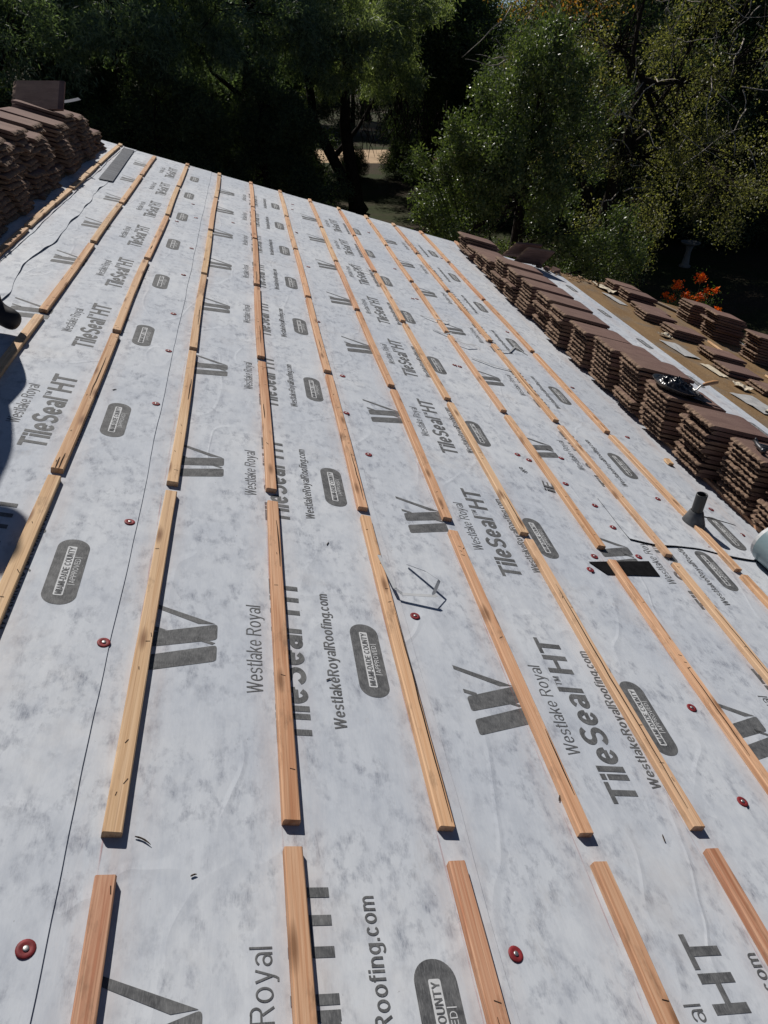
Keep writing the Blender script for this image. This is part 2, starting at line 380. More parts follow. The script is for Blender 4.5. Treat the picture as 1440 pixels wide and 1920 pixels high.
def place(VF, u0, b):                # text coords -> layout coords: along u, baseline at b (v from the lower edge, negative)
    V, F = VF
    return [(b - y, u0 + x, z) for x, y, z in V], F
def rrect(a0, a1, b0, b1, r, seg=6):
    P = []
    for cx, cy, s in ((a1 - r, b1 - r, 0), (a0 + r, b1 - r, 1), (a0 + r, b0 + r, 2), (a1 - r, b0 + r, 3)):
        for k in range(seg + 1):
            a = math.pi / 2 * (s + k / seg); P.append((cx + r * math.cos(a), cy + r * math.sin(a)))
    return P
def quadround(q, r=0.012, seg=4):
    P = []; q = [Vector(p) for p in q]
    for i, p in enumerate(q):
        a = (q[i - 1] - p).normalized(); b = (q[(i + 1) % len(q)] - p).normalized()
        s = p + a * r; e_ = p + b * r
        for k in range(seg + 1):
            t = k / seg; P.append(tuple((1 - t) ** 2 * s + 2 * t * (1 - t) * p + t * t * e_))
    return P
def print_mesh(name, groups):
    """groups: list of (verts2d (dv,u), faces, material, layer)"""
    V = []; F = []; mi = []; mats = []
    for P, fs, mat, lay in groups:
        b = len(V)
        if mat not in mats: mats.append(mat)
        for q in P: V.append((q[0], q[1], NB + (q[0] + ROLLW) * SLOPE + 0.0007 + 0.0005 * lay + (q[2] if len(q) > 2 else 0)))
        for f in fs: F.append(tuple(i + b for i in f)); mi.append(mats.index(mat))
    me = mesh(name, V, F)
    for m_ in mats: me.materials.append(m_)
    me.polygons.foreach_set('material_index', mi); me.update()
    # face up
    bm = bmesh.new(); bm.from_mesh(me); bm.normal_update()
    fl = [f for f in bm.faces if f.normal.z < 0]
    if fl: bmesh.ops.reverse_faces(bm, faces=fl)
    bm.to_mesh(me); bm.free(); return me
def poly(P): return (P, [tuple(range(len(P)))])
WT = -0.731; WH = 0.168
def wq(q, r=None):
    Q = [(WT + y, x) for x, y in q]
    return poly(quadround(Q, r) if r else Q)
logo = [(*wq([(.19, 0), (.242, 0), (.297, WH), (.240, WH)], .011), INK, 0),
        (*wq([(.27, 0), (.322, 0), (.376, WH), (.317, WH)], .011), INK, 0),
        (*wq([(.336, -.004), (.350, -.004), (.338, .035), (.325, .035)]), INK, 0),
        (*wq([(.309, .118), (.322, .118), (.304, WH - .004), (.297, WH - .012)]), INK, 0),
        (*wq([(.424, -.012), (.439, -.012), (.376, WH - .006), (.371, WH - .05)]), INK, 0)]
LOGO = print_mesh('printed_logo', logo)
WORDS = [print_mesh('printed_word', [(*place(text_mesh(b_, l_, h_, w_, sp_), u_, d_), INK, 0)]) for b_, l_, h_, w_, sp_, u_, d_ in (
    ('Westlake', .186, .041, .115, .16, .144, -.446), ('Royal', .120, .041, .115, .16, .348, -.446), ('TileSeal', .388, .086, .225, .095, 0.0, -.332),
    ('TM', .036, .021, .15, .2, .394, -.395), ('HT', .152, .086, .225, .09, .446, -.332), ('WestlakeRoyalRoofing.com', .507, .032, .175, .14, .048, -.242))]
bd = poly([(y, x) for x, y in rrect(0.158, 0.436, -0.190, -0.106, 0.040, 8)])
bl = poly([(y, x) for x, y in rrect(0.192, 0.402, -0.163, -0.139, 0.004, 3)])
b1 = place(text_mesh('MIAMI-DADE COUNTY', 0.200, 0.0165, .20, .13), 0.197, -0.1427)
b2 = place(text_mesh('APPROVED', 0.104, 0.0140, .15), 0.245, -0.1205)
bx1 = poly([(-0.1375, 0.238), (-0.1375, 0.240), (-0.118, 0.240), (-0.118, 0.238)])
bx2 = poly([(-0.1375, 0.354), (-0.1375, 0.356), (-0.118, 0.356), (-0.118, 0.354)])
BADGE = print_mesh('printed_badge', [(*bd, INK, 0), (*bl, LIGHTINK, 1), (*b1, INK, 2), (*b2, LIGHTINK, 1), (*bx1, LIGHTINK, 1), (*bx2, LIGHTINK, 1)])
PER = 0.912
for k, (e, ph) in enumerate(SHEETS):
    if k in (0, 6): continue
    for r in range(-2, 10):
        u = ph + r * PER
        if u + 0.56 > U1 or u < -1.4: continue
        for me in ([LOGO] if k == 1 else [BADGE] if k == 7 else [LOGO, *WORDS, BADGE]):
            if k == 7 and u < 2.5: continue
            o = link(me.name, me, sheet_objs[k]); o.location = (e, u, 0)

# a stray fragment of print beside the ninth batten
FR = print_mesh('printed_word', [(*place(text_mesh('We', .05, .032, .15), 0, 0), INK, 0)]); o = link('printed_word', FR, sheet_objs[5]); o.location = (1.262, 1.865, .0008); o.rotation_euler = (0, 0, rad(28))
FR = print_mesh('printed_word', [(*place(text_mesh('iE', .085, .055, .22, .2), 0, 0), INK, 0)]); o = link('printed_word', FR, sheet_objs[5]); o.location = (1.345, 1.71, .0004); o.rotation_euler = (0, 0, rad(-12))
# --- battens
def batten_mesh(L, seed, w=0.0375, h=0.0192, nseg=9):
    r = random.Random(seed); V = []; F = []
    c = 0.0025
    prof = [(-w / 2, 0), (w / 2, 0), (w / 2, h - c), (w / 2 - c, h), (-w / 2 + c, h), (-w / 2, h - c)]
    wane = r.random() < 0.35; side = r.choice((-1, 1)); wa = r.uniform(0, L)
    for i in range(nseg + 1):
        y = L * i / nseg
        bow = (0.0014 + .003 * ((seed * 37) % 100) / 100) * math.sin(math.pi * y / L) * (1 if seed % 2 else -1)
        for k, (x, z) in enumerate(prof):
            dx = r.uniform(-0.0004, 0.0004); dz = r.uniform(-0.0004, 0.0004) if z > 0 else 0
            if wane and z > h * 0.5 and x * side > 0:
                q = max(0, 1 - abs(y - wa) / 0.35); dx -= side * 0.006 * q * (1 if z > h - 0.001 else 0.3); dz -= 0.002 * q if z > h - 0.001 else 0
            V.append((x + dx + bow, y + (r.uniform(-0.001, 0.001) if i in (0, nseg) else 0), z + dz))
    n = len(prof)
    for i in range(nseg):
        for k in range(n):
            k2 = (k + 1) % n; F.append((i * n + k, i * n + k2, (i + 1) * n + k2, (i + 1) * n + k))
    F.append(tuple(range(n))[::-1]); F.append(tuple(nseg * n + k for k in range(n)))
    return V, F
J = {1: {4: (-1.386, 3.898), 5: (-1.381, 5.202), 6: (-1.384, 6.459)},
     2: {3: (-1.022, 2.582), 4: (-1.021, 3.934), 5: (-1.021, 5.182), 6: (-1.02, 6.523)},
     3: {2: (-.692, 1.221), 3: (-.69, 2.52), 4: (-.692, 3.85), 5: (-.678, 5.187), 6: (-.686, 6.473)},
     4: {1: (-.350, -.023), 2: (-.338, 1.252), 3: (-.337, 2.512), 4: (-.341, 3.831), 5: (-.343, 5.082), 6: (-.341, 6.442)},
     5: {1: (-.004, .008), 2: (.001, 1.308), 3: (-.005, 2.586), 4: (-.002, 3.872), 5: (.006, 5.175), 6: (.007, 6.475)},
     6: {1: (.343, 0), 2: (.341, 1.28), 3: (.344, 2.586), 4: (.344, 3.881), 5: (.343, 5.181), 6: (.338, 6.467)},
     7: {1: (.697, -.009), 2: (.689, 1.304), 3: (.697, 2.582), 4: (.689, 3.87), 5: (.686, 5.146), 6: (.685, 6.428)},
     8: {1: (1.034, .012), 2: (1.018, 1.285), 3: (1.022, 2.564), 4: (1.022, 3.853), 5: (1.025, 5.132), 6: (1.03, 6.455)},
     9: {2: (1.376, 1.277), 3: (1.368, 2.566), 4: (1.36, 3.858), 5: (1.364, 5.141), 6: (1.365, 6.427)},
     10: {2: (1.724, 1.294), 3: (1.714, 2.587), 4: (1.715, 3.9), 5: (1.705, 5.131), 6: (1.708, 6.452)},
     11: {2: (2.075, 1.262), 3: (2.062, 2.582), 4: (2.065, 3.894), 5: (2.058, 5.155), 6: (2.061, 6.447)},
     12: {2: (2.535, 1.24), 3: (2.53, 2.53), 4: (2.53, 3.80), 5: (2.53, 5.08), 6: (2.53, 6.36)}}
GAP = {(3, 2): .043, (4, 1): .083, (5, 1): .057, (6, 1): .079, (7, 1): .07, (8, 1): .058, (4, 2): .057, (5, 2): .081, (6, 2): .055,
       (7, 2): .085, (8, 2): .047, (9, 2): .093, (10, 2): .059, (11, 2): .041}
SPLITS = {(6, 1): [(.012, .01, .70)], (6, 2): [(.006, .05, .42)], (8, 1): [(-.004, .05, .95)], (8, 2): [(.004, .02, .3)],
          (3, 2): [(.004, .0, .10), (-.006, .0, .07), (.004, .55, .95)], (5, 1): [(.010, .85, 1.1)], (9, 1): [(-.008, .25, .6)], (7, 1): [(.01, .10, .3)]}
REDDER = (0.38, 0.165, 0.095); TAN1 = (0.50, 0.262, 0.145); TAN2 = (0.54, 0.305, 0.170); PALE = (0.56, 0.355, 0.21)
bseed = 100
for j in sorted(J):
    rows = dict(J[j]); first = min(rows)
    while first > 0:
        v, u = rows[first]; first -= 1; rows[first] = (v, u - 1.29 + RNG.uniform(-.015, .015))
    v, u = rows[6]; rows[7] = (v, u + 1.29)
    for i in range(0, 8):
        v0, u0 = rows[i]
        if i < 7:
            v1, u1 = rows[i + 1]; u1 -= GAP.get((j, i + 1), RNG.uniform(.05, .08))
        else: v1, u1 = v0, u0 + 1.22
        u1 = min(u1, U1 - 0.004 + 0.004 * math.sin(j * 3.1))
        if u1 - u0 < 0.1: continue
        if j == 1 and i < 3: continue
        L = u1 - u0; bseed += 1
        V, F = batten_mesh(L, bseed)
        ez = max(sheet_n(v0, e) for e, _ in SHEETS if e - ROLLW <= v0 <= e)
        o = hpart('batten', V, F, WOOD); o.location = (v0, u0, ez + 0.0002 + (0.005 if j == 1 else 0)); o.rotation_euler = (0, 0, math.atan2(-(v1 - v0), L) + RNG.uniform(-.0015, .0015))
        q = RNG.random()
        base = REDDER if (i == 0 and j in (4, 6, 8)) else (TAN1 if q < .45 else TAN2 if q < .8 else PALE)
        if i == 0 and j in (5, 7): base = (0.45, 0.225, 0.125)
        if j <= 4 and i >= 1: base = (0.49, 0.315, 0.175) if q < .6 else (0.47, 0.27, 0.145)
        f = RNG.uniform(.93, 1.06); o.color = (base[0] * f, base[1] * f * RNG.uniform(.97, 1.03), base[2] * f, 1)
        # staples and nail marks
        if u0 < 4.5:
            P = []
            for q in range(RNG.randint(4, 7)):
                x = RNG.uniform(-.012, .012); y = RNG.uniform(.02, L - .02); a = RNG.uniform(-.6, .6) + (math.pi / 2 if RNG.random() < .6 else 0); l = RNG.uniform(.004, .008); w = .0009
                dx, dy = math.sin(a), math.cos(a)
                P.append(([(x + dx * l + dy * w, y + dy * l - dx * w, .0198), (x + dx * l - dy * w, y + dy * l + dx * w, .0198), (x - dx * l - dy * w, y - dy * l + dx * w, .0198), (x - dx * l + dy * w, y - dy * l - dx * w, .0198)], [(0, 1, 2, 3)]))
            s = link('staples', mesh('staples', *join(P), DARKMARK), o); s['kind'] = 'stuff'
        extra = []
        if (j, i) not in SPLITS and RNG.random() < .38 and u0 < 5:
            a_ = RNG.uniform(0, L * .6); extra = [(RNG.uniform(-.011, .011), a_, a_ + RNG.uniform(.08, .38))]
        for (x, a, b) in SPLITS.get((j, i), []) + extra:
            top = []; bot = []; m_ = 14
            for k in range(m_ + 1):
                t_ = k / m_; y = a + (b - a) * t_; ww = 0.0021 * math.sin(math.pi * (0.06 + 0.9 * t_)) ** 0.6
                xc = x + 0.006 * noise.noise(Vector((y * 3, bseed, 0))) + 0.002 * noise.noise(Vector((y * 15, bseed, 0)))
                top.append((xc - ww, y, .0200)); bot.append((xc + ww, y, .0200))
            VV = top + bot; FF = [(k, m_ + 1 + k, m_ + 2 + k, k + 1) for k in range(m_)]
            link('split', mesh('split', VV, FF, DARKMARK), o)

# --- chalk lines
t = NT('red_chalk', 0.9, 0.1); t.col((0.42, 0.13, 0.13)); cc = t.noise(t.coord('Object', (300, 8, 1)), 1.0, 4, 0.7)
trn = t.n.new('ShaderNodeBsdfTransparent'); ms = t.n.new('ShaderNodeMixShader'); t.l.new(t.ramp(cc, [(0.45, 0.0), (0.75, 0.55)]), ms.inputs[0])
t.l.new(trn.outputs[0], ms.inputs[1]); t.l.new(t.b.outputs[0], ms.inputs[2]); t.l.new(ms.outputs[0], t.n['Material Output'].inputs[0])
for j in range(3, 12):
    v = (j - 5) * .343 - .0215
    n_ = max(sheet_n(v, e) for e, _ in SHEETS if e - ROLLW <= v <= e) + .0016
    me = mesh('chalk_line', [(v - .0016, -1, n_), (v + .0016, -1, n_), (v + .0016, 7.8, n_), (v - .0016, 7.8, n_)], [(0, 1, 2, 3)], t.m)
    link('chalk_line', me, house)

# --- cap nails
capV, capF = lathe([(0.0158, 0.0), (0.0158, 0.0012), (0.0138, 0.0024), (0.0095, 0.0028), (0.0075, 0.0020)], 20)
CAP = mesh('button_cap', capV, capF, RED, True)
nV, nF = lathe([(0.0052, 0.0020), (0.0050, 0.0034), (0.003, 0.0040)], 12); NAIL = mesh('nail_head', nV, nF, STEEL, True)
caps = [(-.453, -.219), (.427, -.256), (1.246, .1), (1.293, .431), (-.440, .485), (.43, .72), (-.444, 1.006), (.441, 1.75), (.39, 2.13), (-.447, 1.85),
        (1.248, 1.112), (1.318, 1.216), (1.54, 1.476), (1.531, 1.651), (1.559, 1.265), (1.27, 2.046), (2.036, 1.436), (1.994, 1.839), (2.328, 1.837), (-.445, 2.435),
        (1.277, 3.195), (1.239, 3.192), (1.448, 1.82), (1.547, 2.105), (-.463, 2.965), (1.32, 2.007), (2.24, 1.44), (2.37, 1.62), (.43, 2.60), (.372, 3.42),
        (-.46, 3.72), (-.45, 4.4), (.42, 4.75), (1.26, 4.6), (1.30, 4.62), (1.28, 5.5), (.40, 5.9), (-.47, 5.4), (2.22, 2.6), (2.15, 3.3), (2.0, 4.3),
        (-.17, 5.6), (-.60, 5.1), (-.52, 5.9), (.43, 7.0), (.45, 7.3), (1.25, 6.9), (2.02, 6.6), (2.08, 7.1)]
for (v, u) in caps:
    n_ = max(sheet_n(v, e) for e, _ in SHEETS if e - ROLLW <= v <= e + .012)
    o = link('button_cap', CAP, house); o.location = (v, u, n_ + .0005); o.rotation_euler = (RNG.uniform(-.06, .06), RNG.uniform(-.06, .06), RNG.uniform(0, 6))
    link('nail_head', NAIL, o)

# --- tape patches and the patch round the vent
def quadpart(name, q, n, mat, thick=0.0015, parent=None):
    V = [(v, u, n) for v, u in q] + [(v, u, n - thick) for v, u in q]
    k = len(q); F = [tuple(range(k))[::-1], tuple(range(k, 2 * k))] + [(i, (i + 1) % k, k + (i + 1) % k, k + i) for i in range(k)]
    me = mesh(name, V, F, mat)
    bm = bmesh.new(); bm.from_mesh(me); bmesh.ops.recalc_face_normals(bm, faces=bm.faces); bm.to_mesh(me); bm.free()
    return link(name, me, parent or house)
quadpart('black_tape_patch', [(1.266, 1.167), (1.318, 1.098), (1.592, 1.139), (1.594, 1.240)], 0.0052, BLACKTAR)
t = NT('dark_wrinkled_tape', 0.45, 0.5); q = t.noise(t.coord('Object', (3, 22, 1)), 1.0, 4, .6, .6)
t.col(t.mix(t.ramp(q, [(.4, 0.), (.7, 1.)]), (.018, .022, .034), (.075, .085, .105))); t.bump(q, .8, .01)
quadpart('dark_tape_strip', [(-1.290, 5.85), (-1.184, 5.90), (-1.235, 7.80), (-1.335, 7.76)], 0.0125, t.m)
# vent patch: printed piece of the same roll laid over the course, its near edge lifted, tar line and edge shadow drawn as black strips
pn = 0.0062
us = [1.58 + 0.78 * k / 20 for k in range(21)]
V = []; F = []
for k, v in enumerate(us):
    near = 1.392 - 0.012 * math.sin(k * .5) + 0.006 * noise.noise(Vector((v * 9, 4, 4)))
    far = 1.735 + .015 * math.sin(k * .4)
    V += [(v, near, pn + .003 + .004 * max(0, noise.noise(Vector((v * 7, 1, 1))))), (v, near + .06, pn), (v, far, pn)]
for k in range(20):
    a = k * 3; F += [(a, a + 3, a + 4, a + 1), (a + 1, a + 4, a + 5, a + 2)]
patch = hpart('vent_patch_sheet', V, F, MEM, True)
V = []; F = []
for k, v in enumerate(us):
    near = 1.392 - 0.012 * math.sin(k * .5) + 0.006 * noise.noise(Vector((v * 9, 4, 4))); w = .003 + .005 * abs(noise.noise(Vector((v * 5, 8, 1)))) * (1 if k < 16 else .4)
    V += [(v, near - w, .0052), (v, near + .002, pn + .0032 + .004 * max(0, noise.noise(Vector((v * 7, 1, 1)))))]
for k in range(20): F.append((2 * k, 2 * k + 2, 2 * k + 3, 2 * k + 1))
link('tar_shadow_strip', mesh('tar_shadow_strip', V, F, BLACKTAR), patch)  # black strip paints the tar line and the shadow under the lifted edge
V = []; F = []
for k in range(13):
    v = 2.09 + .29 * k / 12; w = .005 * (1 - k / 14)
    V += [(v, 1.735 - w - .04 * (k / 12) ** 2, pn + .001), (v, 1.735 + w - .04 * (k / 12) ** 2, pn + .004)]
for k in range(12): F.append((2 * k, 2 * k + 2, 2 * k + 3, 2 * k + 1))
link('tar_shadow_strip', mesh('tar_shadow_strip', V, F, BLACKTAR), patch)  # shorter black strip painting tar and shadow along the far edge
o = link('printed_badge', BADGE, patch); o.location = (2.40, 1.60 - .297, .0042)
# --- old felt below the new courses
t = NT('old_felt', .92, .15); c = t.coord('Object'); a = t.noise(t.coord('Object', (5, 1.6, 1)), 1.0, 5, .65); b = t.noise(c, 2.2, 5, .65, .5); d = t.noise(c, 45, 4)
cf = t.mix(t.ramp(a, [(.3, 0.), (.7, 1.)]), (.15, .092, .046), (.235, .152, .078)); cf = t.mix(t.ramp(b, [(.52, 0.), (.66, .8)]), cf, (.145, .125, .105))
cf = t.mix(t.ramp(d, [(.55, 0.), (.72, .5)]), cf, (.36, .27, .17)); t.col(cf); t.bump(t.math('ADD', a, d), .4, .006)
V = []; F = []; gu = np.linspace(U0, U1 - .01, 120); gv = np.linspace(3.5, VE - .035, 26)
for u in gu:
    for v in gv:
        V.append((v, u, -.002 + .004 * noise.noise(Vector((v * 3, u * 2, 1)))  + .0035 * (1 if v > 3.7 else 0)))
for i in range(len(gu) - 1):
    for k in range(len(gv) - 1):
        a_ = i * len(gv) + k; F.append((a_, a_ + 1, a_ + len(gv) + 1, a_ + len(gv)))
hpart('roof_felt', V, F, t.m, True)

# ------------------------------------------------------------------ vent pipe with its boot
vp = empty('vent_pipe', M @ Matrix.Translation((2.083, 1.645, 0.006)) @ Matrix.Rotation(-PITCH, 4, 'Y'))
tag(vp, 'black plumbing vent pipe in a grey cone flashing between two battens', 'vent pipe')
PIPE = mat_plain('black_abs', (.022, .024, .025), .45, .5, var=.2)
LEAD = mat_plain('lead_boot', (.10, .104, .108), .42, .5, .3, var=.5, scale=22)
prof = [(.062, -.016), (.057, .004), (.049, .024), (.040, .048), (.033, .068), (.028, .074)]
V, F = lathe(prof, 28, False); link('flashing_cone', mesh('flashing_cone', V, F, LEAD, True), vp)
V, F = lathe([(.0255, .05), (.0265, .08), (.0265, .162), (.0262, .165), (.0215, .165), (.021, .159), (.021, .06)], 28, False)
link('pipe', mesh('pipe', V, F, PIPE, True), vp)

# ------------------------------------------------------------------ roof tiles
TL, TW, TH = 0.425, 0.272, 0.0275
def tile_mesh(seed):
    r = random.Random(seed); nu = 22; V = []; F = []
    # stations along the length; first ones form the rough nose
    rows = []
    ribs = [r.uniform(-.4, 1) for _ in range(nu + 1)]
    for k in range(nu + 1):
        y = -TW / 2 + TW * k / nu
        rib = 0.5 + 0.5 * math.cos(k * math.pi * 2 / 3.1 + seed)
        lump = noise.noise(Vector((y * 22, seed * 3.3, 0)))
        nose = -0.008 * rib + .007 * lump + r.uniform(-.004, .004)
        rows.append([(nose + .011 + r.uniform(-.003, .003), y, TH - .004 + r.uniform(-.003, .003)), (.024, y, TH), (TL * .9, y, TH), (TL, y, TH * .80),
                     (TL, y, .004), (.03, y, .004 + .005 * (1 - rib)), (nose + .006 + r.uniform(-.003, .004), y, .004 + .008 * (1 - rib) + r.uniform(-.001, .002)), (nose - .003, y, TH * .55 + r.uniform(-.003, .003))])
    n = 8
    for q in rows: V += q
    for k in range(nu):
        for s in range(n):
            s2 = (s + 1) % n; a = k * n
            F.append((a + s, a + s2, a + n + s2, a + n + s))
    F.append(tuple(range(n))); F.append(tuple(nu * n + s for s in range(n))[::-1])
    me = mesh('concrete_tile', V, F, TILE)
    at = me.attributes.new('broken', 'FLOAT', 'POINT')
    at.data.foreach_set('value', [1.0 if (i % n) in (0, 6, 7) else (.25 if (i % n) == 1 else 0.0) for i in range(len(V))])
    bm = bmesh.new(); bm.from_mesh(me); bmesh.ops.recalc_face_normals(bm, faces=bm.faces); bm.to_mesh(me); bm.free()
    return me
TILES = [tile_mesh(s) for s in range(6)]
ORD = ['topmost', 'second', 'third', 'fourth', 'fifth', 'sixth', 'seventh', 'eighth', 'ninth', 'tenth', 'eleventh', 'twelfth', 'thirteenth', 'fourteenth', 'fifteenth', 'sixteenth', 'seventeenth', 'eighteenth']
NT_ = [0]
def add_tile(v, u, n, rot, me, label, group, tilt=(0, 0), flip=False):
    mw = M @ Matrix.Translation((v, u, n)) @ Matrix.Rotation(rot, 4, 'Z') @ Matrix.Rotation(tilt[0], 4, 'X') @ Matrix.Rotation(tilt[1], 4, 'Y')
    o = link('concrete_tile', me, None, None, mw); tag(o, label, 'roof tile', group); NT_[0] += 1
    return o
def stack(v, u, count, where, group, n0=.0225, dz=.0285, jit=1.0, rot0=0.0, lean=TAN, mirror=False):
    """v,u = front (up-slope) near corner of the bottom tile"""
    sh = 0.0
    r = random.Random(int(u * 1000) + int(v * 77) + count)
    for k in range(count):
        if r.random() < .42: sh = r.uniform(-.026, .026) * jit
        nn = n0 + k * dz; vv = v - lean * nn + sh + r.uniform(-.008, .008) * jit; uu = u + TW / 2 + r.uniform(-.010, .010) * jit
        lab = ('topmost' if k == count - 1 else ORD[count - 1 - k]) + (' tile' if k == count - 1 else ' tile down') + ' in the ' + where
        if k == count - 1 and k == 0: lab = 'single brown tile lying as the ' + where
        rot = rot0 + r.uniform(-.022, .022) * jit
        add_tile(vv, uu, nn, rot, TILES[r.randrange(6)], lab, group)
    return n0 + count * dz, v - lean * (n0 + count * dz)
# long row of stacks across the middle of the slope: (near-corner u, front v, tiles, where)
ROW = [(7.22, 2.44, 6, 'farthest stack of the long row'), (6.86, 2.43, 4, 'second stack from the far end of the long row'), (6.48, 2.43, 5, 'third stack from the far end of the long row'),
       (6.10, 2.42, 6, 'fourth stack from the far end of the long row'), (5.70, 2.40, 9, 'fifth stack from the far end of the long row'), (5.30, 2.39, 9, 'sixth stack from the far end of the long row'),
       (4.94, 2.41, 9, 'seventh stack from the far end of the long row'), (4.57, 2.43, 9, 'eighth stack from the far end of the long row'), (4.18, 2.40, 9, 'ninth stack from the far end of the long row'),
       (3.76, 2.42, 9, 'seventh stack from the near end of the long row'), (3.35, 2.41, 10, 'sixth stack from the near end of the long row'), (2.97, 2.44, 11, 'stack just beyond the tar pan'),
       (2.58, 2.43, 10, 'stack carrying the tar pan'), (2.165, 2.44, 11, 'tall stack between tar pan and hammer'), (1.79, 2.49, 11, 'stack carrying the hammer'), (1.455, 2.50, 11, 'nearest stack beside the rolled sheet')]
TOPS = {}
for u, v, c, w in ROW:
    TOPS[w] = (u, *stack(v, u, c, w, 'tiles in the long row of stacks'))
# lower two rows on the old felt
LOW = [(7.50, 4.62, 4, 'farthest low stack on the brown felt'), (7.16, 4.66, 4, 'second low stack on the brown felt'), (6.72, 4.60, 2, 'thin pair beyond the middle low stack'), (6.27, 4.42, 3, 'low stack left of the flowers'),
       (5.80, 4.50, 3, 'middle low stack on the brown felt'), (5.12, 4.58, 3, 'low stack with a lath beside it'), (4.72, 4.52, 2, 'low pair beside the torn paper'), (4.34, 4.62, 2, 'nearest low pair on the brown felt')]
for u, v, c, w in LOW: stack(v, u, c, w, 'tiles in the low stacks on brown felt', n0=.004, jit=1.5)
EAVE = [(6.86, 5.38, 8, 'eave stack in front of the orange flowers'), (6.24, 5.32, 10, 'tallest eave stack'), (5.56, 5.42, 10, 'eave stack at the right edge')]
for u, v, c, w in EAVE: stack(v, u, c, w, 'tiles stacked along the eave', n0=.004, jit=1.3)
# leaning tiles at the far end
add_tile(3.14, 7.62, .13, .25, TILES[1], 'brown tile leaning on edge behind the far end of the long row', 'leaning tiles', (rad(-48), rad(-8)))
add_tile(3.26, 7.52, .12, .18, TILES[3], 'second leaning brown tile, nearer the white strip', 'leaning tiles', (rad(-52), rad(-6)))
# the pile up-slope on the left: tall leaning stacks, noses down-slope; the foot of each stack is joined as stuff
hidden = []
for k in range(13):
    u = 3.60 + .305 * k; r = random.Random(900 + k); sh = 0; nth = ORD[k].replace('topmost', 'first')
    cnt = (14, 12, 13, 11, 13, 11, 12, 12, 10, 12, 11, 9, 5)[k]
    v0 = -1.465 + r.uniform(-.03, .015); lean = r.uniform(.38, .52)
    for q in range(cnt):
        if r.random() < .4: sh = r.uniform(-.018, .016)
        nn = .006 + q * .0292; loc = (v0 - lean * nn + sh + r.uniform(-.007, .007), u + .04 * math.sin(q * .5 + k) + r.uniform(-.012, .012), nn); rot = math.pi + r.uniform(-.12, .12); me = TILES[r.randrange(6)]
        if q >= 5:
            lab = ('topmost tile' if q == cnt - 1 else ORD[cnt - 1 - q] + ' tile down') + ' in the ' + nth + ' stack from the left of the dark pile'
            add_tile(*loc, rot, me, lab, 'tiles in the dark pile')
        else:
            m_ = M @ Matrix.Translation(loc) @ Matrix.Rotation(rot, 4, 'Z')
            hidden.append(([m_ @ w.co for w in me.vertices], [tuple(p.vertices) for p in me.polygons]))
me = mesh('concrete_tiles', *join(hidden), TILE); at = me.attributes.new('broken', 'FLOAT', 'POINT')
at.data.foreach_set('value', [1.0 if (i % 8) in (0, 6, 7) else 0.0 for i in range(len(me.vertices))])
tag(link('concrete_tiles', me), 'foot of the dark tile pile, shaded rows of tile ends along the ridge strip', 'roof tiles', None, 'stuff')

# tile propped on the dark pile and a strip of bent flashing on it
add_tile(-2.08, 6.45, .355, .16, TILES[2], 'brown tile propped up at an angle on top of the dark pile', 'tiles in the dark pile', (rad(46), rad(-24)))
V = []; F = []
for k in range(9):
    a = k / 8; V += [(-.02, a * .55, .03 * a * a), (.0, a * .55, .035 + .03 * a * a), (.03, a * .55, .03 + .03 * a * a)]
for k in range(8):
    b = 3 * k; F += [(b, b + 1, b + 4, b + 3), (b + 1, b + 2, b + 5, b + 4)]
o = link('metal_flashing', mesh('metal_flashing', V, F, STEEL), None, None, M @ Matrix.Translation((-1.86, 6.80, .335)) @ Matrix.Rotation(-.2, 4, 'Z') @ Matrix.Rotation(rad(14), 4, 'Y'))
tag(o, 'bent strip of bright metal flashing lying on the dark tile pile', 'metal strip')

# ------------------------------------------------------------------ tools and litter on the roof
def loft_strip(pts, w, mat, name, label, cat, group=None, thick=.0008, side=(0, 0, 1)):
    P = [Vector(p) for p in pts]; Q = []
    for i in range(len(P) - 1):
        for k in range(6): Q.append(P[i].lerp(P[i + 1], k / 6))
    Q.append(P[-1]); V = []; F = []
    for i, p in enumerate(Q):
        d = (Q[min(i + 1, len(Q) - 1)] - Q[max(0, i - 1)]).normalized(); x = d.cross(Vector(side)).normalized() * w / 2; up = Vector((0, 0, thick))
        V += [p - x, p + x, p + x + up, p - x + up]
    for i in range(len(Q) - 1):
        for s in range(4):
            a = 4 * i; F.append((a + s, a + (s + 1) % 4, a + 4 + (s + 1) % 4, a + 4 + s))
    F += [(3, 2, 1, 0), tuple(4 * (len(Q) - 1) + s for s in range(4))]
    o = link(name, mesh(name, V, F, mat), None, None, M.copy()); tag(o, label, cat, group); return o
STRAP = mat_plain('strap_plastic', (.42, .43, .44), .35, .5, var=.15)
G = 'pieces of grey packing strap'
loft_strip([(.350, .985, .0245), (.362, .90, .0255), (.374, .815, .026), (.40, .80, .018), (.505, .795, .030), (.512, .80, .031)], .012, STRAP, 'packing_strap', 'bent grey packing strap lying across a batten nearest the camera', 'strap', G)
loft_strip([(.500, .800, .030), (.534, .865, .042), (.500, .915, .034), (.455, .975, .008)], .012, STRAP, 'packing_strap', 'short bent grey strap end beside the nearest packing strap', 'strap', G, side=(.5, .2, .8))
loft_strip([(1.36, 3.66, .0245), (1.44, 3.63, .026), (1.53, 3.68, .02)], .012, STRAP, 'packing_strap', 'grey strap bridging a batten, upper of two beside the logo', 'strap', G)
loft_strip([(1.42, 3.42, .008), (1.56, 3.35, .012), (1.70, 3.34, .007)], .013, STRAP, 'packing_strap', 'flat grey strap on white sheet, lower of two beside the logo', 'strap', G)
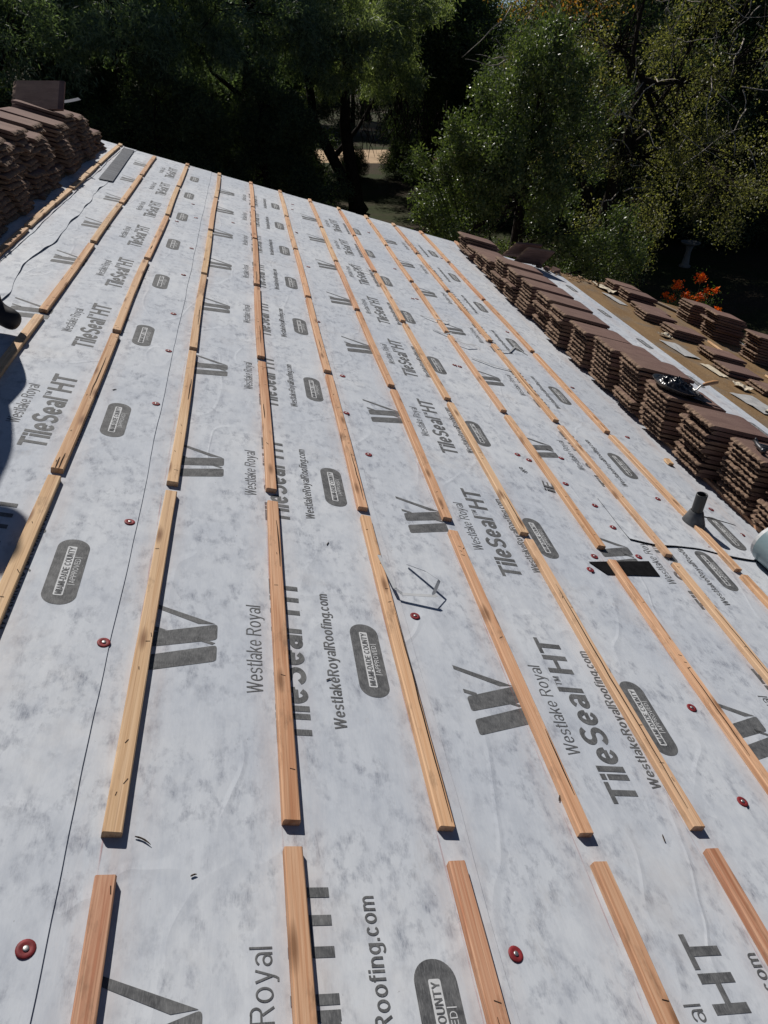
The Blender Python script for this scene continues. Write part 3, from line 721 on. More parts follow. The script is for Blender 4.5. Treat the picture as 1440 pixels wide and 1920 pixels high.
loft_strip([(1.22, 4.15, .007), (1.30, 4.10, .015), (1.37, 4.09, .026), (1.45, 4.14, .01)], .012, STRAP, 'packing_strap', 'grey strap lying over the eighth batten joint', 'strap', G)
loft_strip([(1.25, 3.86, .007), (1.33, 3.80, .012), (1.38, 3.82, .026)], .012, STRAP, 'packing_strap', 'curled grey strap ending on the batten joint', 'strap', G)
loft_strip([(1.70, 3.70, .025), (1.83, 3.76, .012), (1.93, 3.92, .01), (1.99, 3.80, .006)], .013, STRAP, 'packing_strap', 'grey strap lying over a printed badge', 'strap', G)
loft_strip([(.80, 5.22, .008), (.89, 5.04, .012), (1.01, 5.03, .025)], .012, STRAP, 'packing_strap', 'farthest grey strap, over the lettering beside a batten', 'strap', G)
TWIG = mat_plain('twig_bark', (.05, .035, .025), .9)
for (v, u, a, l, lab) in ((-.308, -.022, -.5, .035, 'small dark twig beside the lower left batten end'), (.668, .085, .9, .03, 'thin curled splinter left of the batten near the bottom'), (.115, .42, .4, .016, 'tiny dark splinter beside the TileSeal lettering'),
                     (.18, 1.03, 1.1, .02, 'tiny curled splinter left of the split batten'), (-.62, 1.9, .8, .02, 'tiny splinter between the two left battens'), (-.20, -.1, .3, .012, 'speck of bark on the white sheet at lower left'), (.92, -.02, 1.4, .02, 'tiny splinter between the two lower right battens')):
    P = [(math.cos(a) * l * t_, math.sin(a) * l * t_ + .10 * l * math.sin(t_ * 3), .0052) for t_ in (0, .2, .4, .6, .8, 1)]
    o = link('twig', mesh('twig', *tube(P, [.0010, .0018, .0016, .0018, .0013, .0005], 5), TWIG), None, None, M @ Matrix.Translation((v, u, 0))); tag(o, lab, 'twig', 'bits of bark and splinters')
# rolled sheet
FILM = mat_plain('blue_grey_film', (.20, .275, .30), .28, .5, var=.12, scale=5)
rl = empty('sheet_roll', M @ Matrix.Translation((2.30, 1.395, .106)) @ Matrix.Rotation(rad(-82), 4, 'Z'))
tag(rl, 'blue-grey roll of roofing sheet lying by the nearest tile stack', 'roll')
V = []; F = []; sg = 40
for x in (0, .93):
    for k in range(sg): a = 2 * math.pi * k / sg; V.append((x, .097 * math.cos(a), .097 * math.sin(a)))
for k in range(sg): F.append((k, (k + 1) % sg, sg + (k + 1) % sg, sg + k))
link('roll_body', mesh('roll_body', V, F, FILM, True), rl)
V = []; F = []; n_ = 120
for k in range(n_ + 1):
    a = 2 * math.pi * 5 * k / n_; r = .034 + .060 * k / n_
    V += [(-.022, r * math.cos(a), r * math.sin(a)), (.93, r * math.cos(a), r * math.sin(a))]
for k in range(n_): F.append((2 * k, 2 * k + 1, 2 * k + 3, 2 * k + 2))
link('rolled_layers', mesh('rolled_layers', V, F, mat_plain('fleece_end', (.55, .56, .57), .8)), rl)
# short batten offcut poking out beneath the long row
# tar pan and trowel
u, n_, vf = TOPS['stack carrying the tar pan']
pan = empty('tar_pan', M @ Matrix.Translation((vf + .115, u + .165, n_ + .002)))
tag(pan, 'round metal pan heaped with glossy black roofing tar on a tile stack', 'pan')
V, F = lathe([(.10, 0), (.125, .012), (.142, .032), (.147, .034), (.147, .031), (.139, .029), (.118, .010), (.095, .004)], 32, False)
V += [(0, 0, .004)]; b = len(V) - 1; F += [(7 * 32 + k, 7 * 32 + (k + 1) % 32, b) for k in range(32)]
link('dish', mesh('dish', V, F, mat_plain('dull_steel', (.16, .15, .14), .4, .5, .7)), pan)
V = []; F = []; nr, ns = 26, 64
for i in range(nr + 1):
    for k in range(ns):
        a = 2 * math.pi * k / ns; r = .128 * i / nr * (1 + .05 * noise.noise(Vector((math.cos(a) * 2, math.sin(a) * 2, 3)))); x, y = r * math.cos(a), r * math.sin(a)
        if i / nr > .8: x += .10 * max(0, math.cos(a + .9)) ** 4 * (i / nr - .8) / .2; y += -.05 * max(0, math.cos(a + .9)) ** 4 * (i / nr - .8) / .2
        z = .018 + .048 * (1 - (i / nr) ** 2) + .030 * (1 - (i / nr) ** 4) * noise.noise(Vector((x * 28, y * 28, 1))) + .016 * noise.noise(Vector((x * 75, y * 75, 5))) * (1 if i < nr else .2)
        V.append((x, y, max(.006, z)))
for i in range(nr):
    for k in range(ns): F.append((i * ns + k, i * ns + (k + 1) % ns, (i + 1) * ns + (k + 1) % ns, (i + 1) * ns + k))
link('tar', mesh('tar', V, F, mat_plain('wet_tar', (.006, .006, .008), .22, .5, var=.2), True), pan)
trw = empty('trowel', M @ Matrix.Translation((vf + .22, u + .12, n_ + .060)) @ Matrix.Rotation(rad(14), 4, 'Z') @ Matrix.Rotation(rad(-14), 4, 'Y'))
tag(trw, 'trowel with a wooden handle stuck in the tar pan', 'trowel')
link('blade', mesh('blade', [(-.14, 0, -.022), (-.05, .042, -.026), (.01, .03, -.026), (.01, -.03, -.026), (-.05, -.042, -.026), (-.14, 0, -.020), (-.05, .042, -.024), (.01, .03, -.024), (.01, -.03, -.024), (-.05, -.042, -.024)],
     [(4, 3, 2, 1, 0), (5, 6, 7, 8, 9), (0, 1, 6, 5), (1, 2, 7, 6), (2, 3, 8, 7), (3, 4, 9, 8), (4, 0, 5, 9)], STEEL), trw)
link('tang', mesh('tang', *tube([(-.01, 0, -.024), (.015, 0, -.02), (.035, 0, .004), (.06, 0, .01)], [.005, .005, .005, .005], 8), STEEL, True), trw)
V, F = tube([(.055, 0, .010), (.06, 0, .010), (.09, 0, .012), (.13, 0, .013), (.165, 0, .011), (.17, 0, .011)], [.007, .011, .0125, .014, .012, .006], 14)
link('handle', mesh('handle', V, F, mat_plain('handle_wood', (.46, .25, .12), .5, .4, var=.2), True), trw)
# hammer
u, n_, vf = TOPS['stack carrying the hammer']
hm = empty('hammer', M @ Matrix.Translation((vf + .075, u + .15, n_ + .018)) @ Matrix.Rotation(rad(-14), 4, 'Z'))
tag(hm, 'claw hammer with a red grip lying on a tile stack', 'hammer')
DSTEEL = mat_plain('worn_steel', (.10, .10, .105), .35, .5, .8)
V, F = tube([(0, -.065, 0), (0, -.055, 0), (0, -.05, 0), (0, -.035, 0), (0, -.02, 0), (0, .018, 0), (0, .025, .002), (0, .055, .006), (0, .085, -.004)], [.014, .0145, .0145, .010, .0115, .0125, .011, .008, .002], 12)
link('hammer_head', mesh('hammer_head', V, F, DSTEEL, True), hm)
V, F = tube([(-.005, 0, 0), (.05, 0, 0), (.15, 0, 0), (.17, 0, 0)], [.009, .009, .008, .008], 10); link('shaft', mesh('shaft', V, F, DSTEEL, True), hm)
V, F = tube([(.165, 0, 0), (.17, 0, 0), (.22, 0, 0), (.30, 0, 0), (.325, 0, 0), (.33, 0, 0)], [.009, .0135, .015, .0135, .0155, .008], 14)
link('grip', mesh('grip', V, F, mat_plain('red_rubber', (.22, .02, .02), .55), True), hm)
hm2 = empty('pry_bar', M @ Matrix.Translation((vf + .11, u + .20, n_ + .010)) @ Matrix.Rotation(rad(-4), 4, 'Z'))
tag(hm2, 'dark steel pry bar lying beside the hammer', 'pry bar')
V, F = tube([(-.03, 0, .03), (-.015, 0, .012), (.0, 0, .0), (.15, 0, 0), (.33, 0, 0), (.37, 0, .004)], [.005, .009, .009, .008, .009, .004], 8); link('bar', mesh('bar', V, F, DSTEEL, True), hm2)
# torn paper and wood bits on the felt
PAPER = mat_plain('torn_paper', (.52, .46, .36), .9, .1, var=.12)
GREYP = mat_plain('grey_paper', (.36, .36, .36), .9, .1, var=.12)
def paper(v, u, lv, lu, rot, label, mat, seed, lift=.02):
    V = []; F = []; a, b = 7, 7; r = random.Random(seed)
    for i in range(a):
        for k in range(b):
            x = (i / (a - 1) - .5) * lv * (1 + .25 * noise.noise(Vector((k, seed, 0)))); y = (k / (b - 1) - .5) * lu * (1 + .25 * noise.noise(Vector((i, seed, 4))))
            V.append((x, y, .004 + lift * abs(noise.noise(Vector((x * 7, y * 7, seed)))) + lift * .35 * r.random()))
    for i in range(a - 1):
        for k in range(b - 1): F.append((i * b + k, (i + 1) * b + k, (i + 1) * b + k + 1, i * b + k + 1))
    o = link('torn_paper', mesh('torn_paper', V, F, mat), None, None, M @ Matrix.Translation((v, u, .004)) @ Matrix.Rotation(rot, 4, 'Z')); tag(o, label, 'paper scrap', 'paper scraps on the felt')
paper(4.52, 7.55, .16, .34, .3, 'cream torn paper before the farthest low stack', PAPER, 3, .05)
paper(4.42, 7.05, .14, .42, .1, 'flat grey paper left of the second low stack', GREYP, 5, .012)
paper(4.36, 5.72, .16, .10, .3, 'crumpled cream paper at the middle low stack', PAPER, 8, .05)
paper(4.28, 5.28, .22, .42, .15, 'flat grey paper left of the middle of the felt', GREYP, 12, .012)
paper(4.36, 4.78, .12, .30, .1, 'flat cream paper strip on the brown felt', PAPER, 17, .012)
paper(4.42, 4.42, .14, .16, .4, 'crumpled cream paper beside the low pair', PAPER, 21, .05)
paper(4.28, 3.98, .30, .40, .2, 'large grey paper nearest on the felt', GREYP, 25, .015)
paper(4.46, 3.70, .34, .46, .5, 'large cream torn paper nearest on the felt', PAPER, 29, .06)
paper(4.75, 6.62, .16, .22, .3, 'crumpled cream paper between the low and eave stacks', PAPER, 31, .05)
def lath(v0, u0, v1, u1, n_, label, w=.03, mat=WOOD, col=(.62, .40, .22, 1)):
    L = math.hypot(v1 - v0, u1 - u0); V, F = batten_mesh(L, int(L * 1000), w, .016)
    o = link('wood_lath', mesh('wood_lath', V, F, mat), None, None, M @ Matrix.Translation((v0, u0, n_)) @ Matrix.Rotation(math.atan2(-(v1 - v0), u1 - u0), 4, 'Z')); o.color = col
    tag(o, label, 'lath', 'loose laths'); return o
lath(5.10, 5.30, 5.16, 6.05, .006, 'pale wood lath lying on felt behind the low stack')
lath(5.22, 4.50, 5.26, 5.12, .006, 'short pale wood lath at the right edge of the felt')
lath(2.352, 2.30, 2.356, 2.36, .0045, 'short wood offcut at the foot of the tall stack', .034)
lath(5.30, 7.82, 5.78, 6.95, .012, 'long grey weathered board lying by the eave behind the low stacks', .09, WOOD, (.14, .125, .115, 1))
# broken bits of old roofing along the far edge
CH = []
r = random.Random(5)
for k in range(150):
    v = r.uniform(3.55, 5.3); u = U1 - .03 - abs(r.gauss(0, .12)) - .02; s = r.uniform(.012, .05)
    q = [Vector((r.uniform(-1, 1) * s, r.uniform(-1, 1) * s, r.uniform(0, 1) * s * .8 + .006)) for _ in range(5)]
    CH.append(([Vector((v, u, .002)) + p for p in q], [(0, 1, 2), (0, 2, 3), (0, 3, 4), (0, 1, 4), (1, 2, 4), (2, 3, 4)]))
o = link('roofing_debris', mesh('roofing_debris', *join(CH), mat_plain('debris', (.36, .25, .16), .95, .1, var=.35, scale=9)), None, None, M.copy())
tag(o, 'broken crumbs of old roofing along the far edge of the felt', 'debris', None, 'stuff')
for k, (v, u, s) in enumerate(((3.62, 7.70, .055), (3.72, 7.66, .05), (3.86, 7.72, .06))):
    P = [Vector((r.uniform(-1, 1), r.uniform(-1, 1), r.uniform(0, 1.3))) * s for _ in range(14)]
    bm = bmesh.new(); [bm.verts.new(p) for p in P]; bmesh.ops.convex_hull(bm, input=bm.verts); me = bpy.data.meshes.new('broken_tile'); bm.to_mesh(me); bm.free()
    o = link('broken_tile', me, None, TILE, M @ Matrix.Translation((v, u, .005))); tag(o, ('left', 'middle', 'right')[k] + 'most of three broken tile lumps at the far edge' if k != 1 else 'middle of three broken tile lumps at the far edge', 'tile fragment', 'broken tile lumps')

# ------------------------------------------------------------------ ground and beyond
t = NT('ground_soil', .95, .1); c = t.coord('Object'); a = t.noise(c, .35, 5, .6); b = t.noise(c, 5, 5, .7)
cg = t.mix(t.ramp(a, [(.42, 0.), (.58, 1.)]), (.030, .040, .014), (.05, .038, .026)); cg = t.mix(t.ramp(b, [(.4, 0.), (.7, .6)]), cg, (.022, .019, .012)); t.col(cg); t.bump(b, .6, .05)
o = link('ground', mesh('ground', [(-600, -600, 0), (600, -600, 0), (600, 600, 0), (-600, 600, 0)], [(0, 1, 2, 3)], t.m)); o['kind'] = 'structure'
SAND = mat_plain('pale_dirt', (.40, .29, .19), .95, .1, var=.2, scale=1.2, rnd=False)
o = link('driveway', mesh('driveway', [(-8, 41, .006), (9.5, 41, .006), (30, 45, .006), (30, 50, .006), (6, 46.5, .006), (-8, 46, .006)], [(0, 1, 2, 3, 4, 5)], SAND)); o['kind'] = 'structure'
# ------------------------------------------------------------------ vegetation
def leaf_quads(cent, n_per, spread, ll, lw, droop, rng, out_c=None, out_w=.4, up=.0):
    cent = np.asarray(cent); n = len(cent) * n_per
    C_ = np.repeat(cent, n_per, 0) + rng.normal(0, 1, (n, 3)) * spread
    D = rng.normal(0, 1, (n, 3)); D /= np.linalg.norm(D, axis=1)[:, None]
    if out_c is not None:
        O = C_ - np.asarray(out_c); O /= (np.linalg.norm(O, axis=1)[:, None] + 1e-6); D += O * out_w
    D[:, 2] += up - droop; D /= np.linalg.norm(D, axis=1)[:, None]
    S = np.cross(D, rng.normal(0, 1, (n, 3))); S /= (np.linalg.norm(S, axis=1)[:, None] + 1e-6)
    L = ll * rng.uniform(.6, 1.3, (n, 1)); W = lw * rng.uniform(.6, 1.25, (n, 1)) / 2
    return np.stack([C_, C_ + D * L * .45 + S * W, C_ + D * L, C_ + D * L * .45 - S * W], 1)
def blob_points(blobs, n, rng, outer=.45):
    vol = np.array([b[3] * b[4] * b[5] for b in blobs]) ** .75; k = rng.choice(len(blobs), n, p=vol / vol.sum()); B = np.array(blobs)[k]
    D = rng.normal(0, 1, (n, 3)); D /= np.linalg.norm(D, axis=1)[:, None]; R = rng.uniform(outer ** 3, 1, (n, 1)) ** (1 / 3) * rng.uniform(.88, 1.1, (n, 1))
    return B[:, :3] + D * R * B[:, 3:6]
def clump(blobs, k, r, rng, flat=.7):
    out = []
    for b in blobs:
        for _ in range(k):
            d = rng.normal(0, 1, 3); d /= np.linalg.norm(d); q = rng.uniform(.5, 1.0); rr = r * rng.uniform(.6, 1.35)
            out.append((b[0] + d[0] * b[3] * q, b[1] + d[1] * b[4] * q, b[2] + d[2] * b[5] * q, rr, rr, rr * flat))
    return out
def limb_set(trunk, r0, blobs, rng, twigs=30, wob=.12, fork=.55, twig_r=.012, tips=None):
    """returns list of tubes: trunk, limbs to blobs, twigs inside blobs"""
    out = []; trunk = [Vector(p) for p in trunk]; n = len(trunk)
    out.append(tube(trunk, [r0 * (1 - .45 * i / (n - 1)) * (1.25 if i == 0 else 1) for i in range(n)], 10))
    for b in blobs:
        s = trunk[min(n - 1, max(1, int(n * (fork + rng.uniform(0, .45)))))]; e = Vector(b[:3]); m_ = s.lerp(e, .5) + Vector(rng.normal(0, wob * (e - s).length, 3)) + Vector((0, 0, -.05 * (e - s).length))
        P = [s, s.lerp(m_, .5), m_, m_.lerp(e, .55), e]; rr = r0 * rng.uniform(.32, .5)
        out.append(tube(P, [rr, rr * .85, rr * .65, rr * .5, rr * .3], 7))
        for k in range(twigs):
            d = Vector(rng.normal(0, 1, 3)).normalized(); q = e + Vector((d.x * b[3], d.y * b[4], d.z * b[5])) * rng.uniform(.6, 1.05)
            s2 = m_.lerp(e, rng.uniform(.2, 1)); mm = s2.lerp(q, .55) + Vector(rng.normal(0, .1 * (q - s2).length, 3))
            out.append(tube([s2, mm, q], [twig_r * 1.8, twig_r, twig_r * .3], 4))
            if tips is not None: tips.append((mm, q))
    return out
BARK = mat_plain('dark_bark', (.024, .019, .016), .95, .1, var=.4, scale=6, bump=.6, bdist=.03)
GREYBARK = mat_plain('grey_bark', (.36, .32, .28), .9, .1, var=.35, scale=8, bump=.4, bdist=.02)
L_FEATHER = mat_leaf('feathery_leaf', (.055, .090, .068), (.20, .265, .185), .6, .34, .2)
L_DENSE = mat_leaf('dense_leaf', (.034, .055, .034), (.105, .140, .075), .65, .30, .2)
L_GLOSSY = mat_leaf('glossy_leaf', (.036, .060, .024), (.150, .190, .080), .40, .28, .35)
L_SPARSE = mat_leaf('mixed_leaf', (.062, .074, .036), (.24, .225, .115), .50, .42, .3)
L_RUST = mat_leaf('rusty_leaf', (.26, .10, .035), (.30, .18, .055), .5, .45)
rg = np.random.default_rng(3)
def tree_data(kind):
    rng = np.random.default_rng({'feather': 21, 'dense': 22, 'bush': 25, 'thicket': 29}[kind])
    if kind == 'feather':
        blobs = [(0, 0, 6.0, 2.3, 2.3, 1.8), (-1.8, .4, 5.2, 1.7, 1.7, 1.5), (1.8, -.5, 5.4, 1.8, 1.7, 1.6), (.4, 1.8, 5.6, 1.8, 1.6, 1.6), (-.5, -1.8, 5.0, 1.7, 1.5, 1.5), (0, 0, 7.8, 1.7, 1.7, 1.5), (1.4, 1.2, 7.0, 1.4, 1.4, 1.3), (-1.4, -1, 7.0, 1.4, 1.4, 1.2)]
        tr = [(0, 0, 0), (.15, .05, 1.0), (-.05, .1, 2.2), (.2, 0, 3.4), (.1, .1, 4.6), (0, 0, 6.2)]; r0 = .24
        cl = blob_points(clump(blobs, 15, .58, rng), 1900, rng, .1); Q = leaf_quads(cl, 38, .13, .17, .030, .75, rng, (0, 0, 5), .25); mat = L_FEATHER
    elif kind == 'dense':
        blobs = [(0, 0, 5.8, 2.5, 2.5, 2.0), (-1.9, .4, 4.7, 1.7, 1.7, 1.4), (1.9, -.5, 5.0, 1.8, 1.7, 1.5), (.4, 1.9, 5.0, 1.8, 1.6, 1.5), (-.5, -1.9, 4.6, 1.7, 1.5, 1.4), (0, 0, 8.0, 1.9, 1.9, 1.6), (1.2, -1.2, 7.0, 1.5, 1.5, 1.4)]
        tr = [(0, 0, 0), (-.1, .1, 1.2), (.1, 0, 2.5), (0, .1, 4), (0, 0, 6)]; r0 = .26
        cl = blob_points(clump(blobs, 16, .65, rng), 1600, rng, .1); Q = leaf_quads(cl, 40, .16, .12, .06, .2, rng, (0, 0, 5), .5); mat = L_DENSE
    elif kind == 'thicket':
        blobs = [(0, 0, 2.2, 2.2, 1.6, 2.2), (1.9, .2, 1.8, 1.6, 1.4, 1.8), (-1.9, -.2, 2.0, 1.6, 1.4, 2.0), (.8, -.4, 4.0, 1.6, 1.4, 1.5), (-1.0, .2, 3.9, 1.5, 1.4, 1.4), (.1, 0, 5.2, 1.3, 1.2, 1.2)]
        tr = [(0, 0, 0), (.05, 0, 1.2), (0, .05, 2.5), (.05, 0, 4.4)]; r0 = .14
        cl = blob_points(clump(blobs, 16, .55, rng), 1700, rng, .1); Q = leaf_quads(cl, 40, .15, .13, .05, .3, rng, (0, 0, 2.5), .4); mat = L_DENSE
    else:
        blobs = [(0, 0, 1.1, 1.2, 1.2, 1.1), (.9, .2, .8, .9, .9, .8), (-.9, -.2, .9, .9, .9, .9), (.1, .8, 1.0, .9, .8, .9), (.2, -.5, 1.9, .8, .8, .7)]
        tr = [(0, 0, 0), (.05, 0, .4), (0, .05, .9), (.05, 0, 1.4)]; r0 = .07
        cl = blob_points(blobs, 700, rng, .4); Q = leaf_quads(cl, 36, .12, .10, .045, .1, rng, (0, 0, .8), .5); mat = L_DENSE
    return np_quads('crown', Q, mat), mesh('trunk', *join(limb_set(tr, r0, blobs, rng, 10 if kind != 'bush' else 6)), BARK, True)
DATA = {k: tree_data(k) for k in ('feather', 'dense', 'bush', 'thicket')}
def plant(kind, x, y, s, rz, name, label, cat, group, sz=None):
    e_ = empty(name, Matrix.Translation((x, y, 0)) @ Matrix.Rotation(rz, 4, 'Z') @ Matrix.Diagonal((s, s, sz or s, 1)))
    tag(e_, label, cat, group); cr, tk = DATA[kind]
    link('trunk', tk, e_); link('crown', cr, e_); return e_
GT = 'dark trees beyond the roof'
TR = [('feather', -7.6, 22.0, 1.05, .3, 'feathery dark tree at the left edge with sky showing through its top'), ('feather', -3.6, 25.5, 1.12, 1.9, 'dark feathery tree behind the left end of the roof ridge'),
      ('feather', .3, 26.5, 1.1, 3.3, 'dark feathery tree behind the far roof edge, left of the forked trunks'), ('dense', 7.9, 33.5, 1.2, 2.2, 'dense dark tree behind the right of the forked trunks'),
      ('dense', 11.8, 27.0, 1.05, .8, 'dense dark tree directly behind the glossy shrub'), ('dense', 16.0, 27.5, 1.1, 4.0, 'dense tree behind the twiggy autumn tree'),
      ('dense', 20.5, 24.0, 1.05, 5.2, 'dense dark tree at the right edge'), ('dense', -11.5, 29.0, 1.25, 1.1, 'dense dark tree far behind the left edge'), ('feather', 17.2, 19.6, .9, 2.6, 'lower feathery tree at the right edge behind the bird bath'), ('dense', 10.6, 22.0, .9, 3.1, 'dense tree added to shade the lawn left of the bird bath'), ('dense', 2.6, 38.0, .95, 2.0, 'dense tree added behind the forked trunks for ground shade, left'), ('dense', 7.6, 39.0, .95, .4, 'dense tree added in front of the driveway for ground shade, right'), ('dense', 14.4, 23.6, .95, 1.4, 'dense tree added to shade the bird bath')]  # driveway pair and bird bath pair of dense trees added to shade the ground
for k, x, y, s, rz, lab in TR: plant(k, x, y, s, rz, 'broad_tree' if k == 'dense' else 'feathery_tree', lab, 'tree', GT)
FAR = [(-22, 62, 'leftmost far tree closing the view'), (-14, 64, 'second far tree from the left'), (-6, 62, 'third far tree from the left'), (2, 65, 'far tree behind the pale driveway, left'), (10, 66, 'far tree behind the pale driveway, middle'),
       (18, 66, 'far tree behind the pale driveway, right'), (26, 62, 'far tree behind the autumn tree'), (35, 60, 'second far tree from the right'), (44, 56, 'rightmost far tree closing the view'), (-18, 44, 'mid-distance tree at far left'), (-8.0, 38, 'mid-distance tree left of the driveway')]
for x, y, lab in FAR: plant('dense', x, y, rg.uniform(1.3, 1.6), rg.uniform(0, 6), 'broad_tree', lab, 'tree', 'far trees')
BU = [(2.3, 36.0, .75, 'low bush in front of the driveway, left'), (5.0, 36.4, .5, 'low bush in front of the driveway, middle'), (7.4, 36.0, .7, 'low bush in front of the driveway, right'), (-5.5, 29.5, 1.5, 'dark bush under the left trees, leftmost'), (-2.4, 30.2, 1.5, 'dark bush under the left trees, second'), (.4, 30.8, 1.4, 'dark bush left of the forked trunks'), (-8.6, 28, 1.6, 'dark bush at the far left edge'), (9.6, 27, 1.3, 'dark bush behind the glossy shrub, left'),
      (12.5, 24.0, 1.3, 'dark bush behind the glossy shrub, right'), (16.5, 23.0, 1.4, 'dark bush behind the bird bath'), (20.5, 20.5, 1.4, 'dark bush at right edge'), (14.8, 26, 1.4, 'dark bush between the autumn tree and the back trees')]
for x, y, s, lab in BU: plant('bush', x, y, s, rg.uniform(0, 6), 'dark_bush', lab, 'bush', 'dark bushes under the trees')
TH_ = [(-6.6, 20.6, .74, 'near dark thicket under the feathery tree at the left edge'), (-2.6, 23.6, .78, 'near dark thicket behind the ridge end of the roof'), (.5, 24.6, .74, 'near dark thicket left of the forked trunks'), (-4, 55, 1.2, 'far thicket behind the driveway, leftmost'), (2.0, 55.5, 1.2, 'far thicket behind the driveway, second'), (7.5, 56, 1.25, 'far thicket behind the driveway, third'), (13, 56, 1.2, 'far thicket behind the driveway, fourth'), (19, 55, 1.2, 'far thicket behind the driveway, fifth'), (25, 53, 1.2, 'far thicket behind the driveway, rightmost'),
       (-15.5, 31, 1.15, 'leftmost dark thicket under the trees'), (-11.2, 31.5, 1.1, 'second dark thicket from the left'), (-7.0, 32.0, 1.1, 'third dark thicket from the left'), (-3.0, 32.5, 1.05, 'dark thicket behind the left trees'), (.4, 33.0, .95, 'dark thicket just left of the forked trunks'),
       (9.4, 33.5, 1.0, 'dark thicket just right of the pale driveway'), (12.6, 31.0, 1.1, 'dark thicket behind the glossy shrub'), (16.6, 30.5, 1.1, 'dark thicket behind the autumn tree'), (21.0, 27.5, 1.1, 'dark thicket at the right edge'), (25.5, 24.0, 1.1, 'dark thicket beyond the right edge'), (-19.5, 28, 1.2, 'dark thicket beyond the left edge')]
for x, y, s_, lab in TH_: plant('thicket', x, y, s_, rg.uniform(-.5, .5), 'thicket', lab, 'thicket', 'dark thickets')
# mesquite with two leaning trunks
e_ = empty('mesquite_tree', Matrix.Translation((3.6, 27.5, 0))); tag(e_, 'tree with two dark forked trunks and pale drooping foliage behind the roof edge', 'tree', GT)
rng = np.random.default_rng(77)
bl1 = [(-.6, -1.2, 6.2, 1.5, 1.5, 1.5), (-1.0, 0, 4.9, 1.5, 1.4, 1.3), (.9, -.8, 5.6, 1.3, 1.3, 1.2), (.2, .3, 7.4, 1.7, 1.6, 1.3), (1.9, -.4, 6.6, 1.5, 1.4, 1.2), (-2.0, -.5, 6.4, 1.4, 1.4, 1.1), (1.6, .6, 4.6, 1.2, 1.2, .9)]
tb = limb_set([(.35, 0, 0), (.25, 0, 1.0), (.02, 0, 2.1), (-.12, 0, 3.0), (-.1, 0, 4.4), (0, 0, 6)], .27, bl1[:4], rng, 8) + limb_set([(.55, .1, 0), (0, .1, .9), (-.55, .1, 1.9), (-1.2, .1, 3.0), (-1.4, 0, 4.5)], .25, bl1[4:], rng, 8)
for k in range(60):                                   # hanging bare twigs in the gap right of the trunks
    x = rng.uniform(.2, 3.6); y = rng.uniform(-1, 1); z = rng.uniform(2.8, 3.9); P = [(x, y, z)]
    for q in range(4): x += rng.normal(0, .12); z -= rng.uniform(.12, .42); y += rng.normal(0, .08); P.append((x, y, z))
    tb.append(tube(P, [.022, .018, .014, .010, .005], 4))
link('trunk', mesh('trunk', *join(tb), BARK, True), e_)
L_PALE = mat_leaf('pale_drooping_leaf', (.065, .10, .06), (.32, .37, .22), .55, .34, .25)
link('crown', np_quads('crown', leaf_quads(blob_points(clump(bl1, 15, .46, rng), 1500, rng, .1), 36, .11, .16, .032, .8, rng, (0, 0, 5.5), .2), L_PALE), e_)
# glossy shrub beside the rake
e_ = empty('glossy_shrub', Matrix.Translation((4.35, 11.2, 0))); tag(e_, 'big shrub with small glossy green leaves standing just beyond the far roof corner', 'shrub')
rng = np.random.default_rng(5)
bl2 = [(0, 0, 3.2, 1.25, 1.2, 1.3), (-.95, -.1, 2.7, .85, .9, 1.0), (.9, -.2, 2.9, 1.0, 1.0, 1.1), (.15, .1, 4.4, .95, .9, .9), (-.65, 0, 3.8, .6, .6, .65), (.85, .2, 4.3, .8, .8, .8), (-.2, 0, 1.6, 1.2, 1.1, 1.1), (.9, 0, 1.6, 1.1, 1.0, 1.0), (1.7, -.2, 2.3, .8, .8, .9), (.3, .2, 5.2, .55, .55, .5)]
tb = limb_set([(0, 0, 0), (.05, 0, .6), (0, .05, 1.3), (.05, 0, 2.2), (.1, 0, 3.4)], .11, bl2, rng, 10, twig_r=.007)
cl = [blob_points(clump(bl2, 20, .30, rng, .9), 2300, rng, .1)]
for k, (x, z, dx, h) in enumerate(((-1.25, 3.4, -.42, .75), (-.95, 3.9, -.18, .75), (-.7, 4.2, .02, .95), (-.45, 4.3, .06, .9), (-1.35, 2.9, -.30, .40), (-.2, 4.7, .02, .8), (.35, 5.3, .05, .6), (-1.45, 2.4, -.25, .2), (.9, 4.9, .1, .6), (-1.1, 3.5, -.22, .55))):
    y = rng.uniform(-.3, .3); P = [(x + dx * t_, y, z + h * t_ - .12 * t_ * t_) for t_ in np.linspace(-.6, 1, 7)]
    tb.append(tube(P, [.012, .011, .010, .009, .007, .005, .003], 5))
    for t_ in np.linspace(-.3, 1.0, 13): cl.append(np.array([[x + dx * t_, y, z + h * t_ - .12 * t_ * t_]]) + rng.normal(0, .045, (2, 3)))
link('trunk', mesh('trunk', *join(tb), BARK, True), e_)
link('crown', np_quads('crown', leaf_quads(np.concatenate(cl), 38, .060, .060, .027, -.1, rng, (0, 0, 3), .5, up=.25), L_GLOSSY), e_)
# twiggy autumn tree on the right
e_ = empty('twiggy_tree', Matrix.Translation((7.6, 15.5, 0))); tag(e_, 'thin-leaved tree with bare pale twigs and rust-tinged leaves at upper right', 'tree')
rng = np.random.default_rng(9)
bl3 = [(0, 0, 5.6, 1.6, 1.5, 1.3), (1.7, -.3, 5.0, 1.5, 1.4, 1.4), (-1.4, .2, 5.8, 1.3, 1.2, 1.2), (3.1, 0, 5.6, 1.5, 1.4, 1.4), (.8, .4, 7.2, 1.6, 1.5, 1.2), (1.0, -.5, 3.6, 1.5, 1.2, 1.0), (2.7, -.3, 3.7, 1.4, 1.2, 1.0), (-.6, 0, 4.2, 1.2, 1.1, 1.0), (2.3, .3, 7.0, 1.5, 1.4, 1.2), (3.6, .1, 2.6, 1.2, 1.1, .9), (1.2, 0, 2.0, 1.3, 1.1, .9)]
tips = []
